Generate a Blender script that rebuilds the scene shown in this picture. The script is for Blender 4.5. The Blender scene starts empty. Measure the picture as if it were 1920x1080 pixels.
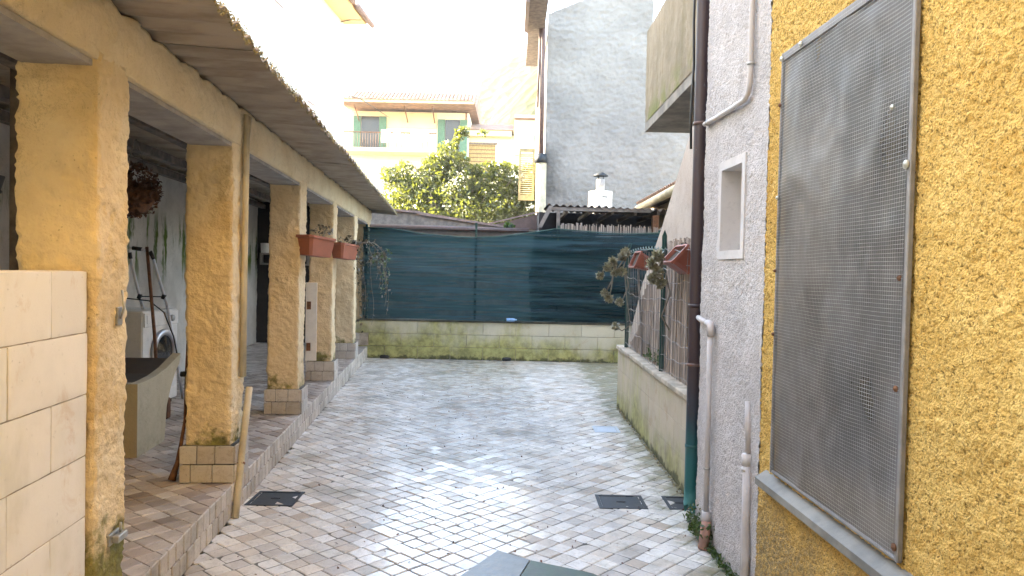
import bpy, math, random
import numpy as np
from mathutils import Vector, Matrix
random.seed(7)
RS = np.random.RandomState(11)
rad = math.radians
scene = bpy.context.scene
COL = scene.collection

# ---------------------------------------------------------------- camera
F_PX, PITCH, ROLL = 1385.0, rad(-1.4), rad(1.2)
cam_d = bpy.data.cameras.new('camera'); cam = bpy.data.objects.new('camera', cam_d); COL.objects.link(cam)
cam_d.sensor_width = 36.0; cam_d.lens = 36.0 * F_PX / 1920.0
cam_d.clip_start = 0.05; cam_d.clip_end = 3000
_f = Vector((0, math.cos(PITCH), math.sin(PITCH))); _r0 = Vector((1, 0, 0)); _u0 = _r0.cross(_f)
_r = _r0 * math.cos(ROLL) + _u0 * math.sin(ROLL); _u = _r.cross(_f)
cam.matrix_world = Matrix(((_r.x, _u.x, -_f.x, 0), (_r.y, _u.y, -_f.y, 0), (_r.z, _u.z, -_f.z, 1.5), (0, 0, 0, 1)))
scene.camera = cam

# ---------------------------------------------------------------- light
SUN_EL, SUN_AZ = rad(25), rad(-70)          # azimuth from +Y, negative towards -X (the left)
SKY_STRENGTH, SUN_STRENGTH, EXPOSURE = 0.15, 5.0, 3.72
world = bpy.data.worlds.new('World'); scene.world = world; world.use_nodes = True
wn = world.node_tree.nodes; wl = world.node_tree.links
sky = wn.new('ShaderNodeTexSky'); sky.sky_type = 'NISHITA'; sky.sun_disc = False
sky.sun_elevation = SUN_EL; sky.sun_rotation = SUN_AZ
sky.air_density = 1.0; sky.dust_density = 1.2; sky.ozone_density = 1.0
bg = wn['Background']; wl.new(sky.outputs[0], bg.inputs[0]); bg.inputs[1].default_value = SKY_STRENGTH
sd = bpy.data.lights.new('sun', 'SUN'); sun = bpy.data.objects.new('sun', sd); COL.objects.link(sun)
sd.energy = SUN_STRENGTH; sd.angle = rad(0.5); sd.color = (1.0, 0.90, 0.74)
_s = Vector((math.sin(SUN_AZ) * math.cos(SUN_EL), math.cos(SUN_AZ) * math.cos(SUN_EL), math.sin(SUN_EL)))
sun.rotation_euler = (-_s).to_track_quat('-Z', 'Y').to_euler(); sun.location = _s * 60
scene.view_settings.view_transform = 'Standard'; scene.view_settings.look = 'None'
scene.view_settings.exposure = EXPOSURE; scene.view_settings.gamma = 1.0
scene.view_settings.use_curve_mapping = False
scene.view_settings.use_white_balance = True       # the phone balanced for open shade
scene.view_settings.white_balance_temperature = 7200; scene.view_settings.white_balance_tint = 9
scene.render.engine = 'CYCLES'
cy = scene.cycles
cy.use_denoising = True; cy.max_bounces = 7; cy.diffuse_bounces = 4; cy.glossy_bounces = 3
cy.transparent_max_bounces = 12; cy.transmission_bounces = 3; cy.volume_bounces = 0
cy.caustics_reflective = False; cy.caustics_refractive = False; cy.sample_clamp_indirect = 6

HAZE = .0010
# ---------------------------------------------------------------- materials
class NT:
    def __init__(s, name):
        s.m = bpy.data.materials.new(name); s.m.use_nodes = True
        s.n = s.m.node_tree.nodes; s.l = s.m.node_tree.links
        s.b = s.n['Principled BSDF']; s.out = s.n['Material Output']
        s.pos = s.n.new('ShaderNodeNewGeometry').outputs['Position']
    def put(s, sock, v):
        if hasattr(v, 'is_output') or isinstance(v, bpy.types.NodeSocket): s.l.new(v, sock)
        elif isinstance(v, (tuple, list)) and len(v) == 3 and sock.type == 'RGBA': sock.default_value = (*v, 1)
        else: sock.default_value = v
    def noise(s, scale, detail=3, rough=0.55, vec=None, dist=0.0, out=0):
        n = s.n.new('ShaderNodeTexNoise'); n.inputs['Scale'].default_value = scale
        n.inputs['Detail'].default_value = detail; n.inputs['Roughness'].default_value = rough
        n.inputs['Distortion'].default_value = dist
        s.l.new(vec if vec is not None else s.pos, n.inputs['Vector']); return n.outputs[out]
    def voro(s, scale, vec=None, feature='F1', out=0):
        n = s.n.new('ShaderNodeTexVoronoi'); n.feature = feature; n.inputs['Scale'].default_value = scale
        s.l.new(vec if vec is not None else s.pos, n.inputs['Vector']); return n.outputs[out]
    def stretch(s, v, vec=None):
        n = s.n.new('ShaderNodeMapping'); n.inputs['Scale'].default_value = v
        s.l.new(vec if vec is not None else s.pos, n.inputs['Vector']); return n.outputs[0]
    def ramp(s, v, a, b, c=0.0, d=1.0):
        n = s.n.new('ShaderNodeMapRange'); n.interpolation_type = 'SMOOTHSTEP'
        s.put(n.inputs[0], v)
        for i, x in ((1, a), (2, b), (3, c), (4, d)): s.put(n.inputs[i], x)
        return n.outputs[0]
    def math(s, op, a, b=0.0, c=None):
        n = s.n.new('ShaderNodeMath'); n.operation = op; s.put(n.inputs[0], a); s.put(n.inputs[1], b)
        if c is not None: s.put(n.inputs[2], c)
        return n.outputs[0]
    def mix(s, f, a, b, mode='MIX'):
        n = s.n.new('ShaderNodeMix'); n.data_type = 'RGBA'; n.blend_type = mode
        s.put(n.inputs[0], f); s.put(n.inputs[6], a); s.put(n.inputs[7], b); return n.outputs[2]
    def axis(s, i):
        n = s.n.new('ShaderNodeSeparateXYZ'); s.l.new(s.pos, n.inputs[0]); return n.outputs[i]
    def bump(s, h, strength=0.5, dist=0.01, normal=None):
        n = s.n.new('ShaderNodeBump'); n.inputs['Strength'].default_value = strength; n.inputs['Distance'].default_value = dist
        s.put(n.inputs['Height'], h)
        if normal is not None: s.l.new(normal, n.inputs['Normal'])
        s.l.new(n.outputs[0], s.b.inputs['Normal']); return n.outputs[0]
    def done(s, col, rough=0.8, metal=0.0, spec=None):
        s.put(s.b.inputs['Base Color'], col); s.put(s.b.inputs['Roughness'], rough); s.put(s.b.inputs['Metallic'], metal)
        if spec is not None: s.put(s.b.inputs['Specular IOR Level'], spec)
        return s.m

def plain(name, col, rough=0.7, metal=0.0, var=0.25, scale=14.0, bump=0.15, dist=0.004, spec=None):
    t = NT(name)
    n = t.noise(scale, 5, 0.6); n2 = t.noise(scale * 7, 2)
    c = t.mix(t.ramp(n, .3, .7), tuple(x * (1 - var) for x in col), tuple(min(1, x * (1 + var)) for x in col))
    c = t.mix(t.ramp(n2, .55, .8, 0, .25), c, tuple(x * .5 for x in col))
    if bump: t.bump(t.math('ADD', n, t.math('MULTIPLY', n2, .4)), bump, dist)
    return t.done(c, t.ramp(n, .2, .8, max(0, rough - .1), min(1, rough + .1)), metal, spec)

M = {}
def moss_mask(t, z0, z1, scale=4.0, thr=(.45, .62)):
    z = t.axis(2)
    h = t.ramp(z, z0, z1, 1.0, 0.0)
    n = t.noise(scale, 6, .65)
    return t.ramp(t.math('ADD', t.math('MULTIPLY', h, .5), t.math('MULTIPLY', n, .55)), thr[0] + .1, thr[1] + .1)

def stucco(name, light, dark, grain, bumps, moss=None, soot=None, mossc=(.10, .12, .02), pits=True, blotch=1.3):
    t = NT(name)
    big = t.noise(blotch, 5, .6); mid = t.noise(grain * .25, 4, .6); fine = t.noise(grain, 3, .6)
    c = t.mix(t.ramp(big, .35, .68), light, dark)
    c = t.mix(t.ramp(mid, .5, .8, 0, .35), c, tuple(x * .62 for x in dark))
    if pits:
        v = t.voro(grain * .8)
        pk = t.math('MULTIPLY', t.ramp(t.math('ADD', v, t.math('MULTIPLY', fine, .3)), .22, .36, .6, 0), t.ramp(t.noise(11, 4, .7), .50, .62))
        c = t.mix(pk, c, tuple(x * .35 for x in dark))
        cr = t.noise(7, 6, .75, dist=1.0)
        c = t.mix(t.math('MULTIPLY', t.ramp(t.math('ABSOLUTE', t.math('SUBTRACT', cr, .5)), 0, .012, .55, 0), t.ramp(t.noise(2.2, 3), .5, .62)), c, tuple(x * .4 for x in dark))
    if soot: c = soot(t, c)
    if moss is not None:
        mk = moss_mask(t, *moss)
        g = t.mix(t.ramp(t.noise(22, 3), .3, .7), mossc, tuple(x * .45 for x in mossc))
        c = t.mix(t.math('MULTIPLY', mk, .85), c, g)
    h = t.math('ADD', t.math('MULTIPLY', mid, .6), t.math('MULTIPLY', fine, .5))
    t.bump(h, bumps, .012)
    return t.done(c, .93, spec=.2)

def pebble(name, light, dark, scale, moss, mossc, soot, blotch, pitk=.85, bs=.85):
    t = NT(name)
    warp = t.n.new('ShaderNodeVectorMath'); warp.operation = 'MULTIPLY_ADD'
    wc = t.noise(scale * .22, 3, .6, out=1); t.l.new(wc, warp.inputs[0]); warp.inputs[1].default_value = (.02, .02, .02); t.l.new(t.pos, warp.inputs[2])
    v = t.voro(scale, vec=warp.outputs[0]); n = t.noise(scale * 1.1, 5, .72); big = t.noise(blotch, 5, .6); patch = t.noise(blotch * 4, 5, .65)
    c = t.mix(t.ramp(big, .35, .68), light, dark)
    c = t.mix(t.ramp(patch, .45, .72, 0, .4), c, tuple(x * .72 for x in dark))
    c = t.mix(t.ramp(patch, .50, .30, 0, .35), c, tuple(min(1, x * 1.15 + .04) for x in light))
    c = t.mix(t.ramp(n, .60, .40, 0, .5), c, tuple(x * .6 for x in dark))  # low grain and pits darkened: shade of small hollows put into the colour
    pit = t.ramp(t.math('ADD', t.noise(scale * .75, 4, .7), t.math('MULTIPLY', v, -.12)), .40, .29, 0, pitk)
    c = t.mix(pit, c, tuple(x * .25 for x in dark))
    dr = t.noise(2.6, 5, .65, vec=t.stretch((1, 1, .16)))
    c = t.mix(t.ramp(dr, .52, .74, 0, .38), c, tuple(x * .5 for x in dark))
    if soot: c = soot(t, c)
    if moss is not None:
        mk = moss_mask(t, *moss)
        c = t.mix(t.math('MULTIPLY', mk, .85), c, t.mix(t.ramp(t.noise(22, 3), .3, .7), mossc, tuple(x * .45 for x in mossc)))
    h = t.math('SUBTRACT', t.math('MULTIPLY', n, .8), t.math('MULTIPLY', v, .75))
    t.bump(h, bs, .010)
    return t.done(c, .93, spec=.2)
# yellow coarse render of the house; darker old dirt at the foot
def _foot(t, c):
    n = t.noise(3.5, 5, .6); z = t.axis(2)
    k = t.ramp(t.math('ADD', z, t.math('MULTIPLY', n, .7)), .55, 1.05, .75, 0)
    sp = t.ramp(t.noise(60, 3, .6), .38, .6)
    c = t.mix(t.math('MULTIPLY', k, sp), c, (.20, .16, .10))
    return t.mix(t.math('MULTIPLY', k, .35), c, (.42, .34, .20))
M['yellow'] = pebble('ochre_stucco', (.84, .56, .18), (.74, .45, .12), 120, (0.0, .55, 5, (.62, .74)), (.10, .12, .02), _foot, 2.2)
M['cream_render'] = pebble('pale_grey_stucco', (.66, .62, .60), (.57, .535, .52), 115, (0.0, .40, 6, (.66, .78)), (.10, .11, .04), None, 1.8, .10, .6)
M['smooth_render'] = plain('smooth_plaster', (.60, .57, .55), .85, var=.06, scale=6)
def _veranda(t, c):
    n = t.noise(1.7, 4, .6)
    return t.mix(t.ramp(n, .35, .65, 0, .6), c, (.76, .63, .42))
M['pillar'] = stucco('sand_yellow_plaster', (.76, .64, .44), (.64, .49, .28), 60, 1.0, moss=(.35, .85, 7, (.56, .68)), mossc=(.17, .18, .03), soot=_veranda, blotch=2.5)
M['beam'] = stucco('sand_yellow_mortar', (.74, .64, .45), (.65, .53, .34), 60, .8, soot=_veranda, blotch=3)
def _soot(t, c):
    x = t.axis(0); z = t.axis(2); n = t.noise(2.5, 5, .7)
    k1 = t.ramp(t.math('ADD', x, t.math('MULTIPLY', n, .9)), 1.0, 1.75, 1, 0)
    k2 = t.math('MULTIPLY', t.ramp(z, 2.9, 3.3), t.ramp(z, 4.0, 4.6, 1, 0))
    c = t.mix(t.math('MULTIPLY', t.math('MULTIPLY', k1, k2), .8), c, (.055, .052, .05))
    return t.mix(t.ramp(t.noise(1.1, 4, vec=t.stretch((1, 1, .3))), .5, .8, 0, .3), c, (.20, .20, .205))
M['grey_building'] = stucco('rough_grey_cement', (.30, .285, .265), (.23, .22, .207), 34, 1.0, soot=_soot, blotch=.8, pits=False)
M['stair'] = stucco('pinkish_beige_stucco', (.50, .43, .37), (.44, .36, .30), 45, .5, blotch=2)
def _drips(t, c):
    n = t.noise(5, 5, .6, vec=t.stretch((1, 1, .12)))
    c = t.mix(t.ramp(n, .48, .72, 0, .75), c, (.17, .14, .08))
    z = t.axis(2)
    k = t.math('MULTIPLY', t.ramp(z, 3.22, 3.55, 1, 0), t.ramp(t.noise(3, 4), .45, .6))
    return t.mix(t.math('MULTIPLY', k, .7), c, (.12, .14, .02))
M['balcony'] = stucco('stained_concrete', (.28, .23, .16), (.20, .165, .11), 40, .5, soot=_drips, blotch=2)
M['concrete'] = plain('grey_concrete', (.32, .30, .28), .9, var=.25, scale=5)
def _house_white(t, c): return c
M['white_house'] = plain('white_house_paint', (.86, .83, .74), .85, var=.03, scale=2)
M['far_plaster'] = plain('pale_yellow_plaster', (.88, .78, .56), .85, var=.05, scale=.5)
M['cream_house'] = plain('cream_house_paint', (.84, .66, .38), .85, var=.05, scale=2)

def tile_mat(name, cols, island=False, wet=True, mossy=0.0, dirt=.5):
    t = NT(name)
    if island: r = t.n.new('ShaderNodeNewGeometry').outputs['Random Per Island']
    else: r = t.n.new('ShaderNodeObjectInfo').outputs['Random']
    cr = t.n.new('ShaderNodeValToRGB'); t.l.new(r, cr.inputs[0]); cr.color_ramp.interpolation = 'LINEAR'
    e = cr.color_ramp.elements
    e[0].position = 0; e[0].color = (*cols[0], 1); e[1].position = 1; e[1].color = (*cols[-1], 1)
    for i, c in enumerate(cols[1:-1]):
        x = e.new((i + 1) / (len(cols) - 1)); x.color = (*c, 1)
    n = t.noise(9, 5, .65); fine = t.noise(75, 4, .65); vein = t.noise(26, 4, .7, dist=1.2)
    c = t.mix(t.ramp(vein, .45, .75, 0, .55), cr.outputs[0], (.30, .245, .19))
    c = t.mix(t.ramp(fine, .60, .74, 0, .6), c, (.12, .10, .08))                  # travertine pits
    big = t.noise(1.15, 5, .6); mid = t.noise(3.6, 5, .65)
    dm = t.ramp(t.math('ADD', t.math('MULTIPLY', big, .6), t.math('MULTIPLY', mid, .4)), .47, .66, 0, dirt)
    c = t.mix(dm, c, (.13, .115, .08))
    if wet:
        ed = t.math('ADD', t.ramp(t.axis(0), .70, 1.25, 0, .34), t.math('MULTIPLY', t.noise(5, 6, .7), .9))
        c = t.mix(t.ramp(ed, .60, .78, 0, .75), c, (.15, .14, .06))
    if mossy:
        c = t.mix(t.ramp(t.noise(2.3, 6, .7), .52, .70, 0, mossy), c, (.11, .12, .04))
    t.bump(t.math('ADD', t.math('MULTIPLY', n, .5), t.math('MULTIPLY', fine, .35)), .35, .004)
    if wet:
        x = t.axis(0); y = t.axis(1)
        mid_ = t.math('ABSOLUTE', t.math('ADD', x, t.math('MULTIPLY_ADD', y, .05, -.05)))
        band = t.ramp(t.math('ADD', mid_, t.math('MULTIPLY', t.noise(.8, 4, .6), 1.1)), .85, 1.55, 1, 0)
        w = t.math('MULTIPLY', band, t.ramp(t.noise(9, 4, .6), .25, .6, .55, 1))
        c = t.mix(t.math('MULTIPLY', w, .22), c, (.30, .27, .24), 'MULTIPLY')
        t.put(t.b.inputs['Coat Weight'], t.math('MULTIPLY_ADD', w, .85, .12)); t.put(t.b.inputs['Coat Roughness'], t.ramp(w, 0, 1, .32, .14)); t.b.inputs['Coat IOR'].default_value = 1.45
        return t.done(c, .42, spec=.5)
    return t.done(c, .6, spec=.4)
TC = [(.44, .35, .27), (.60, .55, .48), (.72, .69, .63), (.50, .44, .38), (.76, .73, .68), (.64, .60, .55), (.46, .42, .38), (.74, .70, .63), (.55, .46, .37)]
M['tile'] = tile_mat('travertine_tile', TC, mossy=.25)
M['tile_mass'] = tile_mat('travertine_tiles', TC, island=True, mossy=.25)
VC = [(.24, .19, .16), (.38, .31, .26), (.64, .59, .54), (.28, .23, .20), (.56, .50, .45), (.33, .27, .23), (.62, .58, .53)]  # same tile type in darker colours, the veranda shade put into them
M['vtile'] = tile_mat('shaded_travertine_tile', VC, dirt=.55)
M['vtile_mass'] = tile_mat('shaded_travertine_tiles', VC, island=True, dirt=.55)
PC = [(.40, .37, .33), (.54, .51, .47), (.60, .57, .52), (.46, .42, .38), (.57, .54, .50)]
M['ptile'] = tile_mat('plinth_tile', PC, wet=False, dirt=.4)
M['stile'] = tile_mat('step_tile', [(.48, .43, .37), (.62, .57, .51), (.55, .50, .45), (.43, .39, .34), (.66, .61, .55)], wet=False, dirt=.6)
M['mortar'] = plain('dark_joint_mortar', (.15, .14, .12), .95, var=.5, scale=8)
M['mortar_light'] = plain('pale_joint_mortar', (.42, .37, .30), .95, var=.3, scale=8)

def block_mat(name, base, moss_amt, zt, xl=0.0):
    t = NT(name)
    r = t.n.new('ShaderNodeObjectInfo').outputs['Random']
    n = t.noise(2.2, 6, .6); f = t.noise(90, 3, .6); st = t.noise(3.2, 5, .6, vec=t.stretch((1, 1, .35)))
    c = t.mix(t.ramp(r, 0, 1, 0, .5), base, tuple(x * .82 for x in base))
    c = t.mix(t.ramp(n, .45, .75, 0, .35), c, tuple(x * .6 for x in base))
    sp_ = t.noise(4.5, 6, .72, dist=.6)
    c = t.mix(t.ramp(sp_, .56, .70, 0, .5), c, tuple(x * y for x, y in zip(base, (.72, .58, .46))))
    c = t.mix(t.ramp(t.noise(38, 4, .7), .64, .72, 0, .45), c, tuple(x * .45 for x in base))
    z = t.axis(2)
    low = t.ramp(z, 0, zt, 1.0, 0.0)
    pt = t.noise(1.3, 5, .6)
    k = t.ramp(t.math('ADD', t.math('ADD', t.math('MULTIPLY', low, .24), t.ramp(t.axis(0), -2.4, 1.2, xl, 0)), t.math('ADD', t.math('MULTIPLY', st, .5), t.math('MULTIPLY', pt, .5))), .48, .76, 0, moss_amt)
    g = t.mix(t.ramp(t.noise(9, 5, .7), .3, .7), (.44, .43, .15), (.17, .17, .05))
    c = t.mix(k, c, g)
    k2 = t.ramp(t.math('ADD', t.math('MULTIPLY', t.ramp(z, 0, .12, 1, 0), .35), t.noise(6, 5, .7)), .66, .85, 0, .8)
    c = t.mix(k2, c, (.05, .05, .03))
    t.bump(t.math('ADD', t.math('MULTIPLY', f, .5), n), .3, .004)
    return t.done(c, .9, spec=.2)
M['far_block'] = block_mat('mossy_cement_block', (.62, .60, .48), .9, .60, .13)
M['pale_block'] = block_mat('pale_painted_block', (.84, .815, .77), .75, .45)
M['low_block'] = block_mat('beige_cement_block', (.50, .43, .33), .75, .50)
M['coping'] = plain('stone_coping', (.42, .36, .28), .85, var=.3, scale=9)
M['dark_coping'] = plain('dark_cement_coping', (.10, .10, .08), .9, var=.4, scale=8)

def roofsheet():
    t = NT('fibre_cement_sheets')
    st = t.noise(6, 5, .6, vec=t.stretch((.6, 2.5, 1))); n = t.noise(2.3, 5, .6)
    c = t.mix(t.ramp(st, .35, .7), (.44, .38, .31), (.29, .24, .19))
    c = t.mix(t.ramp(n, .5, .75, 0, .5), c, (.35, .31, .26))
    t.bump(st, .3, .006)
    return t.done(c, .9, spec=.2)
M['roof'] = roofsheet()
M['moss'] = plain('roof_moss', (.30, .26, .14), .95, var=.5, scale=20, bump=0)
M['wallback'] = stucco('old_whitewash', (.56, .53, .49), (.44, .41, .37), 40, .5, blotch=2,
    soot=lambda t, c: t.mix(t.math('MULTIPLY', t.ramp(t.noise(7, 5, .6, vec=t.stretch((1, 1, .15))), .50, .62), t.math('MULTIPLY', t.ramp(t.axis(2), 1.1, 1.6), t.ramp(t.axis(2), 1.85, 2.15, 1, 0))), c, (.08, .12, .02)))
M['wood'] = plain('weathered_wood', (.16, .13, .11), .8, var=.4, scale=10)
M['palewood'] = plain('pale_weathered_wood', (.20, .175, .155), .8, var=.3, scale=10)
M['black'] = plain('black_plastic', (.02, .02, .02), .5)
M['dark'] = plain('interior_shade_black', (.035, .03, .03), .9)  # near-black colour stands in for shade inside shed, rooms and veranda end
M['white_enamel'] = plain('white_enamel', (.78, .77, .74), .35, var=.05, bump=0)
M['glass_dark'] = plain('dark_glass', (.02, .018, .018), .15, bump=0)
M['alu'] = plain('aluminium', (.55, .55, .58), .4, .8, var=.1)
M['pale_alu'] = plain('matt_pale_aluminium', (.62, .62, .66), .45, .15, var=.08)
M['steel'] = plain('galvanised_steel', (.42, .42, .40), .5, .7, var=.2)
M['sill'] = plain('dull_sill_sheet', (.20, .19, .165), .6, .0, var=.35, scale=5)
M['pvc'] = plain('pale_pvc', (.52, .48, .46), .5, var=.1, scale=5)
M['pvc_cream'] = plain('cream_painted_pipe', (.50, .43, .29), .6, var=.2, scale=6)
M['terra'] = plain('terracotta_plastic', (.34, .12, .07), .6, var=.12, scale=7, bump=.05)
M['terra_dark'] = plain('dark_red_plastic', (.27, .075, .045), .55, var=.12, scale=7, bump=.05)
M['clay'] = plain('salmon_clay_pipe', (.42, .24, .19), .8, var=.15)
M['soil'] = plain('dry_soil', (.05, .035, .025), .95, var=.4)
M['stone_tub'] = stucco('concrete_tub', (.50, .45, .33), (.42, .37, .26), 60, .3, moss=(.2, .35, 6, (.7, .8)), blotch=3)
M['tub_in'] = plain('dark_brown_concrete', (.075, .06, .05), .5, var=.3)  # dark brown basin surface, darker than the tub panels
M['rust'] = plain('rusty_iron', (.17, .075, .035), .8, var=.4, scale=30)
M['brass'] = plain('pale_washer', (.55, .55, .48), .4, .4)
M['iron'] = plain('cast_iron', (.045, .05, .055), .55, .5, var=.3, scale=16, bump=.4)
M['slate'] = plain('grey_blue_slate', (.13, .15, .16), .35, var=.35, scale=9, bump=.4)
M['green_slab'] = plain('green_mossy_slab', (.045, .075, .05), .45, var=.35, scale=12, bump=.4)
M['blue_hatch'] = plain('pale_blue_steel', (.50, .56, .62), .45, .2, var=.05)
def dp():
    t = NT('painted_downpipe')
    z = t.axis(2); n = t.noise(9, 5, .6)
    zz = t.math('ADD', z, t.math('MULTIPLY', n, .25))
    c = t.mix(t.ramp(zz, .55, 1.15, 1, 0), (.050, .032, .036), (.016, .04, .065))
    c = t.mix(t.ramp(zz, .35, .86, 1, 0), c, (.010, .12, .12))
    c = t.mix(t.ramp(zz, .22, .38, .7, 0), c, (.10, .33, .33))
    fl = t.ramp(t.noise(22, 5, .7), .66, .70, 0, 1)
    c = t.mix(t.math('MULTIPLY', fl, .8), c, (.10, .14, .16))
    t.bump(n, .1, .003)
    return t.done(c, .42, spec=.5)
M['downpipe'] = dp()
M['brown_metal'] = plain('brown_sheet_metal', (.12, .075, .065), .5, var=.2)
M['tin'] = plain('aged_tin_flashing', (.27, .19, .17), .6, var=.25)
def reed():
    t = NT('dry_reed'); r = t.n.new('ShaderNodeNewGeometry').outputs['Random Per Island']
    c = t.mix(r, (.24, .19, .16), (.56, .48, .42)); c = t.mix(t.ramp(t.noise(30, 3, vec=t.stretch((1, 1, .2))), .5, .7, 0, .5), c, (.12, .09, .07))
    return t.done(c, .85)
M['reed'] = reed()
M['green_paint'] = plain('dark_green_paint', (.012, .055, .045), .5)
M['green_wire'] = plain('green_coated_wire', (.04, .10, .08), .5, bump=0)
M['grey_wire'] = plain('weathered_wire', (.20, .19, .18), .6, .3, bump=0)
def net():
    t = NT('green_shade_netting')
    x = t.axis(0); z = t.axis(2)
    st = t.noise(3.5, 5, .6, vec=t.stretch((.25, 1, 5))); big = t.noise(.9, 3)
    left = t.ramp(t.math('ADD', x, t.math('MULTIPLY', big, .5)), .35, 1.1, 1, 0)
    c = t.mix(t.ramp(st, .35, .7), (.008, .030, .042), (.017, .058, .070))
    weave = t.ramp(t.math('SINE', t.math('MULTIPLY', z, 900)), -1, 1)
    t.bump(t.math('ADD', st, t.math('MULTIPLY', weave, .0)), .3, .01)
    t.done(c, .7, spec=.3)
    tr = t.n.new('ShaderNodeBsdfTransparent'); tr.inputs[0].default_value = (.75, .95, .92, 1)
    tl = t.n.new('ShaderNodeBsdfTranslucent'); t.put(tl.inputs[0], (.015, .085, .10))
    a = t.n.new('ShaderNodeMixShader'); a.inputs[0].default_value = .25
    t.l.new(t.b.outputs[0], a.inputs[1]); t.l.new(tl.outputs[0], a.inputs[2])
    m = t.n.new('ShaderNodeMixShader'); t.put(m.inputs[0], t.ramp(st, .3, .8, .20, .07))
    t.l.new(a.outputs[0], m.inputs[1]); t.l.new(tr.outputs[0], m.inputs[2]); t.l.new(m.outputs[0], t.out.inputs[0])
    return t.m
M['net'] = net()
def plastic():
    t = NT('cloudy_plastic_sheet')
    n = t.noise(1.6, 4, .55); n2 = t.noise(5, 4, .6)
    c = t.mix(t.ramp(n, .35, .65), (.15, .145, .14), (.25, .24, .235))
    t.bump(n2, .10, .02); t.done(c, .36, spec=.6)
    tr = t.n.new('ShaderNodeBsdfTransparent'); tr.inputs[0].default_value = (.85, .85, .85, 1)
    m = t.n.new('ShaderNodeMixShader'); t.put(m.inputs[0], t.ramp(n, .3, .7, .45, .3))
    t.l.new(t.b.outputs[0], m.inputs[1]); t.l.new(tr.outputs[0], m.inputs[2]); t.l.new(m.outputs[0], t.out.inputs[0])
    return t.m
M['plastic'] = plastic()
M['frame_strip'] = plain('grey_frame_strip', (.24, .23, .225), .6, .1, var=.2, scale=12)
M['wire_light'] = plain('galvanised_wire', (.42, .42, .41), .5, .2, bump=0)
M['slat'] = plain('window_shutter_grey', (.16, .13, .08), .7)
M['curtain'] = plain('ochre_curtain', (.35, .25, .10), .9)
def leafm(name, a, b, trans, tfac=.35):
    t = NT(name); r = t.n.new('ShaderNodeNewGeometry').outputs['Random Per Island']
    c = t.mix(r, a, b); t.done(c, .30, spec=.7)
    tl = t.n.new('ShaderNodeBsdfTranslucent'); t.put(tl.inputs[0], trans)
    m = t.n.new('ShaderNodeMixShader'); m.inputs[0].default_value = tfac
    t.l.new(t.b.outputs[0], m.inputs[1]); t.l.new(tl.outputs[0], m.inputs[2]); t.l.new(m.outputs[0], t.out.inputs[0])
    return t.m
M['leaf'] = leafm('evergreen_leaf', (.022, .042, .018), (.075, .095, .035), (.24, .27, .03), .35)
M['dry_leaf'] = leafm('dry_trailing_leaf', (.045, .035, .025), (.12, .10, .06), (.08, .07, .03), .2)
M['weed'] = leafm('weed_leaf', (.03, .06, .015), (.08, .12, .03), (.10, .18, .02))
M['succulent'] = leafm('succulent_leaf', (.24, .22, .14), (.42, .40, .28), (.12, .12, .05), .15)
M['bark'] = plain('grey_brown_bark', (.10, .08, .06), .9, var=.3, scale=20)
M['stem'] = plain('dry_stem', (.22, .19, .15), .85, var=.3, bump=0)
M['dead'] = plain('dried_flowers', (.13, .06, .035), .9, var=.4, scale=30, bump=0)
M['rooftile'] = plain('clay_roof_tile', (.36, .22, .15), .85, var=.3, scale=3)
M['green_shutter'] = plain('green_shutter_paint', (.06, .16, .10), .6)
M['yellow_shutter'] = plain('cream_shutter_paint', (.42, .34, .17), .6)
M['laundry'] = plain('white_laundry', (.8, .8, .8), .9, bump=0)
def hillm():
    t = NT('wooded_hillside')
    v = t.voro(.45); n = t.noise(.08, 5, .6)
    c = t.mix(t.ramp(v, .1, .9), (.055, .062, .018), (.018, .026, .010)); c = t.mix(t.ramp(n, .45, .65, 0, .5), c, (.085, .08, .04))
    t.bump(v, 1.0, 1.0); return t.done(c, .95, spec=.1)
M['hill'] = hillm()
M['earth'] = plain('trodden_earth', (.16, .13, .10), .95, var=.3, scale=.6)

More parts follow.
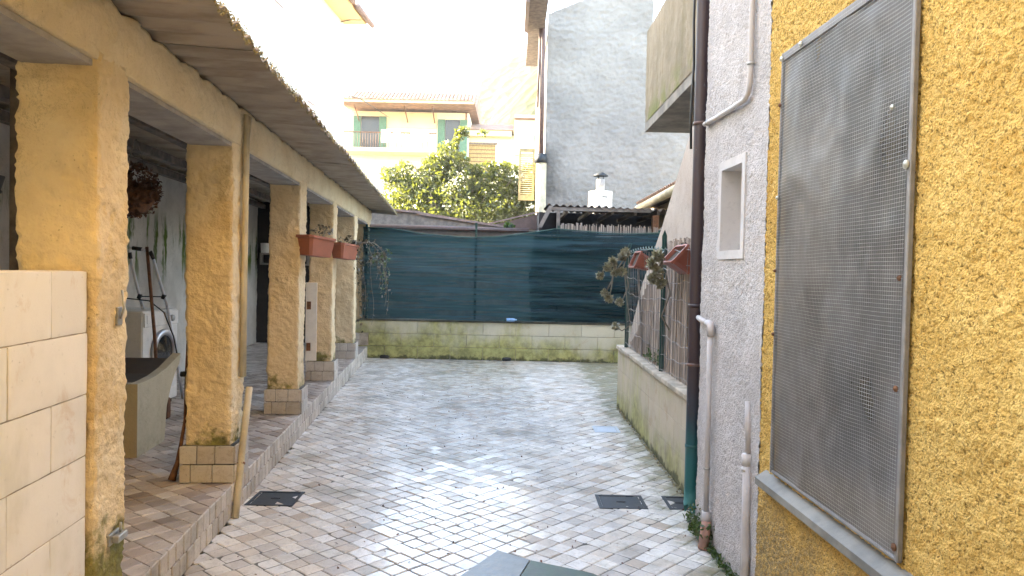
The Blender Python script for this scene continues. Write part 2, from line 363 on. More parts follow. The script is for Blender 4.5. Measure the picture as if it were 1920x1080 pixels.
# ---------------------------------------------------------------- geometry helpers
class MB:
    def __init__(s): s.v = []; s.f = []
    def add(s, vs, fs):
        o = len(s.v); s.v += [tuple(p) for p in vs]; s.f += [tuple(i + o for i in f) for f in fs]; return s
    def box(s, x0, x1, y0, y1, z0, z1, bev=0.0, M4=None):
        if bev <= 0:
            vs = [(x, y, z) for z in (z0, z1) for y in (y0, y1) for x in (x0, x1)]
            fs = [(0, 2, 3, 1), (4, 5, 7, 6), (0, 1, 5, 4), (2, 6, 7, 3), (0, 4, 6, 2), (1, 3, 7, 5)]
        else:
            b = bev; vs = []; ix = {}
            for cx, X, sx in ((0, x0, 1), (1, x1, -1)):
                for cyy, Yv, sy in ((0, y0, 1), (1, y1, -1)):
                    for cz, Zv, sz in ((0, z0, 1), (1, z1, -1)):
                        for a in range(3):
                            ix[(cx, cyy, cz, a)] = len(vs)
                            vs.append((X + (0 if a == 0 else sx * b), Yv + (0 if a == 1 else sy * b), Zv + (0 if a == 2 else sz * b)))
            g = lambda x, y, z, a: ix[(x, y, z, a)]
            fs = []
            for e in (0, 1):
                q = [(0, 0), (1, 0), (1, 1), (0, 1)]
                fs.append(tuple(g(e, i, j, 0) for i, j in (q if e else q[::-1])))
                fs.append(tuple(g(i, e, j, 1) for i, j in (q[::-1] if e else q)))
                fs.append(tuple(g(i, j, e, 2) for i, j in (q if e else q[::-1])))
            for i in (0, 1):
                for j in (0, 1):
                    fs.append((g(i, j, 0, 0), g(i, j, 1, 0), g(i, j, 1, 1), g(i, j, 0, 1)))
                    fs.append((g(i, 0, j, 0), g(i, 1, j, 0), g(i, 1, j, 2), g(i, 0, j, 2)))
                    fs.append((g(0, i, j, 1), g(1, i, j, 1), g(1, i, j, 2), g(0, i, j, 2)))
            for i in (0, 1):
                for j in (0, 1):
                    for k in (0, 1): fs.append((g(i, j, k, 0), g(i, j, k, 1), g(i, j, k, 2)))
        if M4 is not None: vs = [tuple(M4 @ Vector(p)) for p in vs]
        return s.add(vs, fs)
    def tube(s, pts, r, seg=8, cap=True):
        P = [Vector(p) for p in pts]; n = len(P); rr = r if isinstance(r, (list, tuple)) else [r] * n
        ref = Vector((0, 0, 1)); vs = []; T0 = (P[1] - P[0]).normalized()
        if abs(T0.z) > .9: ref = Vector((1, 0, 0))
        for i in range(n):
            T = (P[min(i + 1, n - 1)] - P[max(i - 1, 0)]).normalized()
            A = T.cross(ref)
            if A.length < 1e-4: A = T.cross(Vector((0, 1, 0)))
            A.normalize(); B = T.cross(A); ref = -B if ref.dot(B) < 0 else B
            if i == 0 or True:
                pass
            for k in range(seg):
                a = 2 * math.pi * k / seg; vs.append(P[i] + (A * math.cos(a) + B * math.sin(a)) * rr[i])
            ref = A.cross(T) if False else B
            ref = T.cross(A) if False else ref
            # keep the frame steady
            ref = B
            A_prev = A
            ref = Vector(A_prev.cross(T)) * -1 if False else ref
            ref = (ref if True else ref)
            # next A is computed from T x ref ~ T x B = -A : flip to keep the ring order
            ref = -B if (T.cross(-B)).dot(A) > 0 else B
        fs = [(i * seg + k, i * seg + (k + 1) % seg, (i + 1) * seg + (k + 1) % seg, (i + 1) * seg + k) for i in range(n - 1) for k in range(seg)]
        if cap: fs += [tuple(range(seg))[::-1], tuple((n - 1) * seg + k for k in range(seg))]
        return s.add(vs, fs)
    def lathe(s, prof, seg=20, c=(0, 0, 0), sx=1.0, sy=1.0):
        vs = []
        for (r, z) in prof:
            for k in range(seg):
                a = 2 * math.pi * k / seg; vs.append((c[0] + r * math.cos(a) * sx, c[1] + r * math.sin(a) * sy, c[2] + z))
        n = len(prof)
        fs = [(i * seg + k, i * seg + (k + 1) % seg, (i + 1) * seg + (k + 1) % seg, (i + 1) * seg + k) for i in range(n - 1) for k in range(seg)]
        return s.add(vs, fs)
    def prism(s, poly, a0, a1, axis='x'):
        n = len(poly)
        def P(u, v, w): return {'x': (w, u, v), 'y': (u, w, v), 'z': (u, v, w)}[axis]
        vs = [P(u, v, a0) for u, v in poly] + [P(u, v, a1) for u, v in poly]
        fs = [tuple(range(n)), tuple(range(2 * n - 1, n - 1, -1))] + [(i, i + n, (i + 1) % n + n, (i + 1) % n) for i in range(n)]
        return s.add(vs, fs)

def mesh_of(name, mb, m, smooth=False):
    me = bpy.data.meshes.new(name); me.from_pydata(mb.v, [], mb.f); me.update()
    if smooth: me.shade_smooth()
    me.materials.append(M[m] if isinstance(m, str) else m)
    return me
def np_mesh(name, V, Fq, m, smooth=True):
    V = np.asarray(V, np.float32); Fq = np.asarray(Fq, np.int32); k = Fq.shape[1]
    me = bpy.data.meshes.new(name); me.vertices.add(len(V)); me.vertices.foreach_set('co', V.ravel())
    me.loops.add(Fq.size); me.loops.foreach_set('vertex_index', Fq.ravel())
    me.polygons.add(len(Fq)); me.polygons.foreach_set('loop_start', np.arange(0, Fq.size, k, dtype=np.int32))
    me.update(calc_edges=True); me.validate()
    if smooth: me.shade_smooth()
    else: me.shade_flat()
    me.materials.append(M[m] if isinstance(m, str) else m)
    return me
def tag(o, label=None, cat=None, group=None, kind=None):
    if label: o['label'] = label
    if cat: o['category'] = cat
    if group: o['group'] = group
    if kind: o['kind'] = kind
    return o
def thing(name, label, cat, loc=(0, 0, 0), rz=0.0, group=None):
    o = bpy.data.objects.new(name, None); COL.objects.link(o); o.location = loc; o.rotation_euler = (0, 0, rz)
    o.empty_display_size = .1
    return tag(o, label, cat, group)
def link(name, me, parent=None, loc=None, rot=None, kind=None, label=None):
    o = bpy.data.objects.new(name, me); COL.objects.link(o)
    if parent is not None: o.parent = parent
    if loc is not None: o.location = loc
    if rot is not None: o.rotation_euler = rot
    return tag(o, label, None, None, kind)
def part(name, mb, m, parent=None, smooth=False, loc=None, rot=None, kind=None, label=None):
    return link(name, mesh_of(name, mb, m, smooth), parent, loc, rot, kind, label)
def copy_tree(o, parent=None):
    c = o.copy(); COL.objects.link(c); c.parent = parent
    for ch in list(o.children): copy_tree(ch, c)
    return c

# numpy value noise
def _hash(ix, iy, iz, seed):
    h = (ix * 374761393 + iy * 668265263 + iz * 2147483647 + seed * 1274126177) & 0xffffffff
    h = ((h ^ (h >> 13)) * 1274126177) & 0xffffffff
    return ((h ^ (h >> 16)) & 0xffff) / 65535.0
def vnoise(P, scale, seed=0):
    Q = np.asarray(P, np.float64) * scale; I = np.floor(Q).astype(np.int64); Fr = Q - I; Fr = Fr * Fr * (3 - 2 * Fr)
    r = 0
    for dx in (0, 1):
        for dy in (0, 1):
            for dz in (0, 1):
                w = (Fr[:, 0] if dx else 1 - Fr[:, 0]) * (Fr[:, 1] if dy else 1 - Fr[:, 1]) * (Fr[:, 2] if dz else 1 - Fr[:, 2])
                r = r + w * _hash(I[:, 0] + dx, I[:, 1] + dy, I[:, 2] + dz, seed)
    return r * 2 - 1
def trowel(P, seed=0, amp=.006):
    a = 1 - np.abs(vnoise(P * np.array([1, 1, 1.6]), 26, seed)) * 2
    return amp * (.9 * a * (vnoise(P, 9, seed + 3) * .5 + .6) + .9 * vnoise(P, 14, seed + 1) + .45 * vnoise(P, 60, seed + 2)) + amp * .9 * vnoise(P, 3.3, seed + 5)
def grains(P, seed=0, amp=.004):
    a = vnoise(P, 120, seed); b = vnoise(P, 75, seed + 1)
    return amp * (.8 * a + .6 * b - 1.0 * np.clip(vnoise(P, 90, seed + 2) - .3, 0, 1) + .35 * vnoise(P, 9, seed + 4))

def rough_box(name, x0, x1, y0, y1, z0, z1, step, r, fn, m, faces='xXyYzZ', off=(0, 0, 0)):
    Vs, Fs, o = [], [], 0
    lo = np.array([x0, y0, z0]); hi = np.array([x1, y1, z1])
    for f in faces:
        ax = 'xyz'.index(f.lower()); side = f.isupper(); ua, va = [(1, 2), (2, 0), (0, 1)][ax]
        nu = max(2, int((hi[ua] - lo[ua]) / step) + 1); nv = max(2, int((hi[va] - lo[va]) / step) + 1)
        U, W = np.meshgrid(np.linspace(lo[ua], hi[ua], nu), np.linspace(lo[va], hi[va], nv), indexing='ij')
        P = np.zeros((nu * nv, 3)); P[:, ua] = U.ravel(); P[:, va] = W.ravel(); P[:, ax] = hi[ax] if side else lo[ax]
        Q = np.clip(P, lo + r, hi - r); D = P - Q; L = np.linalg.norm(D, axis=1, keepdims=True); L[L == 0] = 1; D /= L
        P = Q + D * (r + fn(P + np.array(off)))[:, None]
        idx = np.arange(nu * nv).reshape(nu, nv)
        q = np.stack([idx[:-1, :-1], idx[1:, :-1], idx[1:, 1:], idx[:-1, 1:]], -1).reshape(-1, 4)
        if not side: q = q[:, ::-1]
        Vs.append(P); Fs.append(q + o); o += len(P)
    return np_mesh(name, np.concatenate(Vs), np.concatenate(Fs), m)
def wall_grid(name, x, ys, zs, fn, m, hole=None, face=-1):
    """a vertical rendered face in the plane local x, facing -x; ys/zs 1-d arrays; hole=(y0,y1,z0,z1)"""
    U, W = np.meshgrid(ys, zs, indexing='ij'); P = np.stack([np.full(U.size, x), U.ravel(), W.ravel()], 1)
    d = fn(P); P[:, 0] += face * d
    idx = np.arange(U.size).reshape(U.shape)
    q = np.stack([idx[:-1, :-1], idx[:-1, 1:], idx[1:, 1:], idx[1:, :-1]], -1).reshape(-1, 4)
    if face > 0: q = q[:, ::-1]
    if hole:
        cy_ = (U[:-1, :-1] + U[1:, 1:]).ravel() / 2; cz_ = (W[:-1, :-1] + W[1:, 1:]).ravel() / 2
        q = q[~((cy_ > hole[0]) & (cy_ < hole[1]) & (cz_ > hole[2]) & (cz_ < hole[3]))]
    return np_mesh(name, P, q, m)

# leaf quads: centres, normals random, folded slightly
def leaves(C, size, elong=1.8, updir=.3, seed=0):
    R = np.random.RandomState(seed); n = len(C)
    A = R.normal(size=(n, 3)); A /= np.linalg.norm(A, axis=1, keepdims=True)
    N = R.normal(size=(n, 3)); N[:, 2] += updir * 2; N -= (N * A).sum(1, keepdims=True) * A; N /= np.linalg.norm(N, axis=1, keepdims=True)
    B = np.cross(A, N); s = (size * R.uniform(.6, 1.3, n))[:, None]
    a = A * s * elong / 2; b = B * s / 2; nn = N * s * .15
    V = np.stack([C - a, C + b * .95 - nn * 0, C + a, C - b * .95], 1); V[:, 0] -= nn; V[:, 2] -= nn
    Fq = np.arange(4 * n).reshape(n, 4)
    return V.reshape(-1, 3), Fq

# ---------------------------------------------------------------- frames of the place
AZ = math.atan2(.0932, .99565)
V0 = (-1.554, 3.519, 0.0)        # foot of the colonnade step; local y runs along it, local x points to the courtyard
def vw(x, y, z=0.0):
    c, s = math.cos(AZ), math.sin(AZ)
    return (V0[0] + x * c - y * s, V0[1] + x * s + y * c, z)
H0 = (1.12, 4.0, 0.0); HZ = .033   # right-hand house; local -x faces the courtyard
FZ = .19                            # veranda floor height

# ---------------------------------------------------------------- ground and tiles
gm = MB(); gm.box(-230, 230, -60, 330, -1.2, -.06)
g = part('ground', gm, 'earth', kind='structure')
fl = MB(); fl.prism([(-1.2, -1.0), (1.45, -1.0), (1.45, 12.3), (-2.45, 12.3), (-1.5, 3.5)], -.058, -.003, 'z')
floor = part('courtyard_floor', fl, 'mortar', kind='structure')

def tile_variant(R, s=.0985, h=.022, chip=.005, bev=.003):
    hs = s / 2; pts = []
    for (cx, cyy) in ((-1, -1), (1, -1), (1, 1), (-1, 1)):
        k1, k2 = R.uniform(.3, 1.4, 2) * chip
        jx, jy = R.uniform(-.0015, .0015, 2)
        p = np.array([cx * hs + jx, cyy * hs + jy])
        a = p.copy(); b = p.copy()
        if cx * cyy > 0: a[1] -= cyy * k1; b[0] -= cx * k2
        else: a[0] -= cx * k1; b[1] -= cyy * k2
        pts += [a, b]
    pts = np.array(pts); n = len(pts)
    mid = []
    inner = pts * (1 - bev * 2 / hs)
    tilt = R.uniform(-.0012, .0012, 2)
    vs = [(p[0], p[1], -h) for p in pts] + [(p[0], p[1], -bev) for p in pts] + [(p[0], p[1], p[0] / hs * tilt[0] + p[1] / hs * tilt[1]) for p in inner]
    fs = [(i + r * n, (i + 1) % n + r * n, (i + 1) % n + (r + 1) * n, i + (r + 1) * n) for r in (0, 1) for i in range(n)] + [tuple(range(2 * n, 3 * n))]
    return vs, fs
RT = np.random.RandomState(5)
TVAR = [tile_variant(RT) for _ in range(10)]
def tile_meshes(name, m): 
    out = []
    for vs, fs in TVAR:
        b = MB(); b.add(vs, fs); out.append(mesh_of(name, b, m))
    return out
TANG = rad(-42.0)
def tile_field(inside, parent, m1, m2, ztop, score, pitch=.1015, n_parts=290, ox=0.0, oy=0.0, ang=TANG, seed=3, clip=None):
    R = np.random.RandomState(seed); c, s = math.cos(ang), math.sin(ang)
    cells = []
    for i in range(-130, 131):
        sh = R.uniform(-.012, .012)
        for j in range(-130, 131):
            u = i * pitch; v = j * pitch + sh
            x = ox + u * c - v * s; y = oy + u * s + v * c
            if inside(x, y): cells.append((x + R.uniform(-.0015, .0015), y + R.uniform(-.0015, .0015)))
    cells.sort(key=lambda p: score(p))
    ms = tile_meshes('tile', m1); rest = MB()
    for k, (x, y) in enumerate(cells):
        a = ang + R.uniform(-.018, .018) + random.choice((0, 1, 2, 3)) * math.pi / 2
        z = ztop + R.uniform(-.0018, .0012)
        if clip and clip(x, y) > -.075:
            vs, fs = TVAR[R.randint(10)]; ca, sa = math.cos(a), math.sin(a)
            poly = [(x + p[0] * ca - p[1] * sa, y + p[0] * sa + p[1] * ca) for p in vs[:8]]; out = []
            for p, q in zip(poly, poly[1:] + poly[:1]):
                dp, dq = clip(*p), clip(*q)
                if dp <= 0: out.append(p)
                if (dp <= 0) != (dq <= 0): f_ = dp / (dp - dq); out.append((p[0] + (q[0] - p[0]) * f_, p[1] + (q[1] - p[1]) * f_))
            if len(out) < 3: continue
            mx = sum(p[0] for p in out) / len(out); my = sum(p[1] for p in out) / len(out); n_ = len(out)
            vv = [(p[0] - mx, p[1] - my, -.02) for p in out] + [(p[0] - mx, p[1] - my, -.002) for p in out] + [((p[0] - mx) * .95, (p[1] - my) * .95, 0) for p in out]
            mb_ = MB().add(vv, [(i + r_ * n_, (i + 1) % n_ + r_ * n_, (i + 1) % n_ + (r_ + 1) * n_, i + (r_ + 1) * n_) for r_ in (0, 1) for i in range(n_)] + [tuple(range(2 * n_, 3 * n_))])
            if k < n_parts: part('tile', mb_, m1, parent, loc=(mx, my, z))
            else: rest.add([(p[0] + mx, p[1] + my, p[2] + z) for p in mb_.v], mb_.f)
            continue
        if k < n_parts:
            link('tile', ms[R.randint(10)], parent, (x, y, z), (R.uniform(-.008, .008), R.uniform(-.008, .008), a))
        else:
            vs, fs = TVAR[R.randint(10)]; ca, sa = math.cos(a), math.sin(a)
            rest.add([(x + p[0] * ca - p[1] * sa, y + p[0] * sa + p[1] * ca, z + p[2]) for p in vs], fs)
    if rest.v: part('tile_paving', rest, m2, parent, kind='stuff')
def px_of(x, y, z):
    d = Vector((x, y, z - 1.5)); k = d.dot(_f)
    if k < .2: return None
    return (960 + d.dot(_r) / k * F_PX, 540 - d.dot(_u) / k * F_PX)
def vis_score(z, x0=0, x1=1920):
    def f(p):
        q = px_of(p[0], p[1], z)
        d = math.hypot(p[0], p[1])
        if q is None or q[1] > 1095 or q[0] < x0 or q[0] > x1: return 100 + d
        return d
    return f
MANHOLES = [((-1.49, 4.71), .29, .27, 0.02), ((.74, 4.79), .31, .25, 0.0), ((1.12, 4.79), .20, .25, 0.0), ((.925, 7.0), .24, .26, 0.0)]
def in_court(x, y):
    if y < 1.6 or y > 12.2: return False
    # courtyard side of the step
    dx, dy = x - V0[0], y - V0[1]; lx = dx * math.cos(AZ) + dy * math.sin(AZ)
    if lx < -.03: return False
    lim = 1.25 if y > 4.2 else 1.12 - .033 * (y - 4) + .04
    if y > 8.3: lim = 2.3
    if x > lim: return False
    for (cx, cyy), w, h, a in MANHOLES:
        if abs(x - cx) < w / 2 - .035 and abs(y - cyy) < h / 2 - .035: return False
    return True
tile_field(in_court, floor, 'tile', 'tile_mass', 0.0, vis_score(0))

# veranda floor
vf = MB(); c0 = [vw(-1.95, -2.0), vw(-.02, -2.0), vw(-.02, 9.2), vw(-1.95, 9.2)]
vf.prism([(p[0], p[1]) for p in c0], -.05, FZ - .0045, 'z')
vfloor = part('veranda_floor', vf, 'mortar', kind='structure')
def in_ver(x, y):
    dx, dy = x - V0[0], y - V0[1]; c, s = math.cos(AZ), math.sin(AZ)
    lx = dx * c + dy * s; ly = -dx * s + dy * c
    if not (-1.88 < lx < .06 and -1.2 < ly < 9.1): return False
    for py in (-.85, .90, 2.98, 4.93, 6.99, 8.72):
        if -.30 < lx < -.0 and py + .03 < ly < py + .27: return False
    return True
tile_field(in_ver, vfloor, 'vtile', 'vtile_mass', FZ, vis_score(FZ, 200, 620), n_parts=280, seed=9, ox=.03, ang=rad(-37), clip=lambda x, y: (x - V0[0]) * math.cos(AZ) + (y - V0[1]) * math.sin(AZ) + .004)

# step riser with two rows of small tiles
st = MB(); st.box(-.30, -.0125, -1.6, 9.0, -.05, FZ - .006)
step = part('step', st, 'mortar', kind='structure', loc=V0, rot=(0, 0, AZ))
R = np.random.RandomState(2)
smesh = []
for k in range(8):
    b = MB(); w, h = R.uniform(.083, .097), .094
    b.box(-.014, 0, -w / 2, w / 2, -h / 2, h / 2, bev=.004); smesh.append(mesh_of('tile', b, 'stile'))
cnt = 0
for row in (0, 1):
    y = -1.0 + row * .05
    while y < 8.95:
        link('tile', smesh[R.randint(8)], step, (R.uniform(-.002, .002), y, .047 + row * .098 + R.uniform(-.001, .001)), (R.uniform(-.02, .02), 0, R.uniform(-.02, .02)))
        y += .1005
# thin coping strip of narrow tiles on the step edge
# ---------------------------------------------------------------- manholes
def manhole(cx, cyy, w, h, label, m='iron', group=None, name='manhole_cover', cat='manhole cover'):
    t = thing(name, label, cat, (cx, cyy, 0), 0, group)
    b = MB()
    for (x0, x1, y0, y1) in ((-w/2, w/2, -h/2, -h/2+.022), (-w/2, w/2, h/2-.022, h/2), (-w/2, -w/2+.022, -h/2+.022, h/2-.022), (w/2-.022, w/2, -h/2+.022, h/2-.022)):
        b.box(x0, x1, y0, y1, -.02, .004)
    part('frame', b, m, t)
    b = MB(); b.box(-w/2+.025, w/2-.025, -h/2+.025, h/2-.025, -.02, .001, bev=.002)
    part('lid', b, m, t)
    if m == 'iron':
        b = MB(); b.box(-.022, .022, -.010, .010, .001, .004); b.tube([(-.03, 0, .002), (0, 0, .004), (.03, 0, .002)], .003, 6); part('handle', b, 'iron', t)
    return t
manhole(-1.49, 4.71, .30, .29, 'dark iron manhole cover close against the tiled veranda step')
manhole(.74, 4.79, .31, .28, 'dark square manhole cover in the open paving left of the brown downpipe')
manhole(1.12, 4.79, .18, .27, 'small dark manhole cover partly hidden behind the foot of the brown downpipe')
manhole(.925, 7.0, .24, .27, 'pale blue steel access hatch set in the paving beside the low wall', 'blue_hatch', name='access_hatch', cat='hatch')
t = thing('paving_slab', 'large grey and green slab lying on the tiles at the bottom of the photo', 'slab', (.1, 3.45, .0), 0)
b = MB(); b.prism([(-.147, .426), (-.305, .125), (-.46, -.2), (-.2, -.5), (.02, .31)], .0, .014, 'z'); part('grey_piece', b, 'slate', t, label='grey blue stone piece')
b = MB(); b.prism([(.026, .308), (-.194, -.5), (.7, -.35), (.33, .16)], .0, .012, 'z'); part('green_piece', b, 'green_slab', t, label='dark green mossy piece')
# small leaves and crumbs on the paving
C = np.stack([RS.uniform(-1.7, 1.2, 260), RS.uniform(3.3, 9.5, 260), np.full(260, .003)], 1)
V, Fq = leaves(C, .012, 1.8, 3.0, 4)
tag(link('leaf_litter', np_mesh('leaf_litter', V, Fq, 'dead', False)), 'small brown leaf crumbs scattered over the wet tiles', 'leaf litter', kind='stuff')

# ---------------------------------------------------------------- veranda
ver = thing('veranda', 'long open veranda of rough yellow plastered pillars under a corrugated roof', 'veranda', V0, AZ)
PILLARS = [-.85, .90, 2.98, 4.93, 6.99, 8.72]
PW = .275
def plinth(parent, y, n=3):
    R = np.random.RandomState(int(abs(y) * 100))
    for row in (0, 1):
        z = FZ + .055 + row * .112
        cuts = [0, .10, .205, .315] if row == 1 else [0, .065, .19, .315]
        for a, b_ in zip(cuts[:-1], cuts[1:]):
            m = MB(); m.box(-.3225 + a + .002, -.3225 + b_ - .002, -.014, 0, -.053, .053, bev=.003); part('tile', m, 'ptile', parent, loc=(0, y - .012, z))
        cuts = [0, .09, .19, .30] if row == 0 else [0, .12, .22, .30]
        for a, b_ in zip(cuts[:-1], cuts[1:]):
            m = MB(); m.box(-.014, 0, a + .002, b_ - .002, -.053, .053, bev=.003); part('tile', m, 'ptile', parent, loc=(.004, y - .026 + .0, z))
for i, y in enumerate(PILLARS):
    x0, x1 = (-.30, -.035) if i else (-.305, -.03)
    z0 = FZ - .02 if i == 0 else FZ + .20
    me = rough_box('pillar', x0, x1, y, y + PW, z0, 2.26, .010 if i < 3 else .014, .016, lambda P, i=i: trowel(P, i * 7, .0085), 'pillar', 'xXyY')
    p = link('pillar', me, ver)
    if i:
        b = MB(); b.box(x0 - .008, x1 + .010, y - .006, y + PW + .01, FZ - .02, FZ + .222)
        part('plinth_core', b, 'mortar', p); plinth(p, y)
# beam: bottom 2.225, top lobed under the roof waves
ROOF0, SL = 2.475, -.055          # underside height at local x = 0 and slope towards the courtyard
WAVE, AMP = .177, .015
def roofz(x, y): return ROOF0 + SL * x + AMP * np.cos(2 * np.pi * y / WAVE)
def beam_mesh():
    ys = np.arange(-2.0, 9.12, .014); n = len(ys); Vs = []; Fs = []; o = 0
    for side, X, face in ((0, -.033, 1), (1, -.30, -1)):
        zs = np.linspace(0, 1, 20); U, W = np.meshgrid(ys, zs, indexing='ij')
        lob = .022 * np.abs(np.sin(np.pi * (U / .36 + .2 * np.sin(U * 1.7)))) ** .6
        Z = 2.225 + W * (2.445 + lob - 2.225)
        P = np.stack([np.full(U.size, X), U.ravel(), Z.ravel()], 1)
        d = trowel(P, 31, .008); P[:, 0] += face * (d + .012 * np.sin(np.pi * W.ravel()))
        idx = np.arange(U.size).reshape(U.shape) + o
        q = np.stack([idx[:-1, :-1], idx[1:, :-1], idx[1:, 1:], idx[:-1, 1:]], -1).reshape(-1, 4)
        if face < 0: q = q[:, ::-1]
        Vs.append(P); Fs.append(q); o += len(P)
    V = np.concatenate(Vs); nz = 20; nb = n * nz
    ids = np.arange(n); bot = np.stack([ids[:-1] * nz, ids[:-1] * nz + nb, ids[1:] * nz + nb, ids[1:] * nz], 1)
    top = bot + nz - 1
    return np_mesh('beam', V, np.concatenate(Fs + [bot, top[:, ::-1]]), 'beam')
link('beam', beam_mesh(), ver)
# soffit boards of the beam between pillars: dark underside
b = MB()
for a, c in zip([-2.0] + [p + PW + .005 for p in PILLARS], [p - .005 for p in PILLARS] + [9.05]):
    if c > a: b.box(-.285, -.045, a, c, 2.20, 2.222)
part('lintel', b, 'concrete', ver, label='dark concrete underside of the beam')
# corrugated sheets
for k in range(13):
    y0 = -2.1 + k * .92; y1 = y0 + .97
    ys = np.linspace(y0, y1, 56); xs = np.linspace(-2.02, .37 + RS.uniform(-.012, .02), 16)
    U, W = np.meshgrid(xs, ys, indexing='ij'); Vs = []
    lift = .004 * (k % 2)
    for dz in (0, .008):
        Z = roofz(U, W) + dz + lift + .006 * vnoise(np.stack([U.ravel(), W.ravel(), np.zeros(U.size)], 1), 2, 8).reshape(U.shape)
        Vs.append(np.stack([U.ravel(), W.ravel(), Z.ravel()], 1))
    n = U.size; idx = np.arange(n).reshape(U.shape)
    q = np.stack([idx[:-1, :-1], idx[1:, :-1], idx[1:, 1:], idx[:-1, 1:]], -1).reshape(-1, 4)
    e = idx[-1]; edge = np.stack([e[:-1], e[:-1] + n, e[1:] + n, e[1:]], 1)[:, ::-1]
    e2 = idx[:, 0]; edge2 = np.stack([e2[:-1], e2[:-1] + n, e2[1:] + n, e2[1:]], 1)
    e3 = idx[:, -1]; edge3 = np.stack([e3[:-1], e3[:-1] + n, e3[1:] + n, e3[1:]], 1)[:, ::-1]
    link('roof_sheet', np_mesh('roof_sheet', np.concatenate(Vs), np.concatenate([q[:, ::-1], q + n, edge, edge2, edge3]), 'roof'), ver)
# moss along the eave
n = 26000
yy = RS.uniform(-1.8, 9.85, n); cl = vnoise(np.stack([yy, yy * 0, yy * 0], 1), 4, 3) + .6 * vnoise(np.stack([yy, yy * 0, yy * 0], 1), 13, 5)
xx = .375 - np.abs(RS.normal(0, .05, n)); zz = roofz(xx, yy) + .012 + np.abs(RS.normal(0, .012, n)) * (1.0 + cl)
keep = cl + RS.uniform(-.5, .9, n) > -.2
low = RS.uniform(0, 1, n) < .25; zz = np.where(low, roofz(xx, yy) - RS.uniform(0, .02, n), zz); xx = np.where(low, .378 + RS.uniform(-.004, .006, n), xx)
V, Fq = leaves(np.stack([xx, yy, zz], 1)[keep], .007, 1.5, .6, 5)
link('moss', np_mesh('moss', V, Fq, 'moss', False), ver, kind='stuff')
# purlins, back and end walls
b = MB()
for x in (-.75, -1.3, -1.8): b.box(x - .035, x + .035, -2.0, 9.1, 2.36 - SL * 0 - x * .055 - .02, 2.43 - x * .055 - .02)
part('purlin', b, 'wood', ver)
ys = np.arange(-2.0, 9.3, .03); zs = np.arange(FZ - .02, 2.62, .03)
link('back_wall', wall_grid('back_wall', -1.9, ys, zs, lambda P: trowel(P, 77, .007), 'wallback', face=1), ver)
b = MB(); b.box(-2.1, -1.93, -2.0, 9.3, FZ - .05, 2.60); part('wall_core', b, 'concrete', ver)
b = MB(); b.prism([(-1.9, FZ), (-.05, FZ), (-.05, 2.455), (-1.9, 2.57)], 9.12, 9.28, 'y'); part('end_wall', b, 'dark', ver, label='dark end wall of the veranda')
# partition that closes the inner bays from the lit yard
# hollow block shelf on the end wall
hb = MB()
for k in range(4):
    x = -1.82 + k * .2
    for (a, c, z0, z1) in ((0, .19, 1.50, 1.53), (0, .19, 1.67, 1.70), (0, .03, 1.53, 1.67), (.16, .19, 1.53, 1.67)): hb.box(x + a, x + c, 8.98, 9.11, z0, z1)
part('hollow_block', hb, 'concrete', ver)
b = MB(); b.lathe([(0, 0), (.075, 0), (.085, .16), (.08, .16), (.07, .01), (0, .01)], 16)
p = part('bowl', b, 'white_enamel', smooth=False); p.location = vw(-1.74, 9.04, 1.70); tag(p, 'pale round bowl on the hollow blocks in the dark end of the veranda', 'bowl')

# ---------------------------------------------------------------- block wall on the left
bw = thing('block_wall', 'pale cream block wall between the near pillar and the photo edge', 'wall', V0, AZ)
b = MB(); b.box(-.27, -.057, -3.0, -.86, 0, 1.452); part('wall_core', b, 'mortar_light', bw)
R = np.random.RandomState(8)
z = 1.465; r = 0
while z > .05:
    z0 = max(0, z - .222); j = -.862 if r % 2 == 1 else -1.105
    edges = [-.862] + ([-1.105] if r % 2 == 0 else []) ; e = -1.105 - .5 if r % 2 == 0 else -.862 - .49
    while e > -3.2: edges.append(e); e -= .5
    for a, c in zip(edges[:-1], edges[1:]):
        k_ = int(R.randint(99)); link('block', rough_box('block', -.275, -.052 + R.uniform(-.002, .002), c + .0015, a - .0015, z0 + .0015, z - .0015, .016, .004, lambda P, k_=k_: .0014 * vnoise(P, 11, k_) + .0009 * vnoise(P, 60, k_) - .003 * np.clip(vnoise(P, 28, k_ + 4) - .55, 0, 1), 'pale_block', 'XyYzZ'), bw)
    z = z0; r += 1

# ---------------------------------------------------------------- far wall, netting, posts
fw = thing('block_wall', 'mossy low block wall across the far end of the courtyard', 'wall', (0, 12.15, 0))
b = MB(); b.box(-2.5, 3.2, .012, .2, 0, .625); part('wall_core', b, 'mortar_light', fw)
R = np.random.RandomState(4)
for r in range(3):
    x = -2.62 + (.27 if r % 2 else 0)
    while x < 3.0:
        m = MB(); w = .54
        m.box(x + .003, x + w - .003, R.uniform(-.003, .002), .15, r * .208 + .003, (r + 1) * .208 - .003, bev=.004); part('block', m, 'far_block', fw); x += w
b = MB(); b.box(-2.5, 3.2, -.02, .22, .626, .655, bev=.006); part('coping', b, 'dark_coping', fw)
# drain holes at the foot: dark broken openings with debris
for x in (-2.08, -.065):
    m = MB(); m.lathe([(.0, .0), (.05, .0), (.06, .03), (.045, .055), (0, .06)], 9, (x, -.012, .0), 1.4, .25); part('drain_hole', m, 'black', fw, smooth=True)

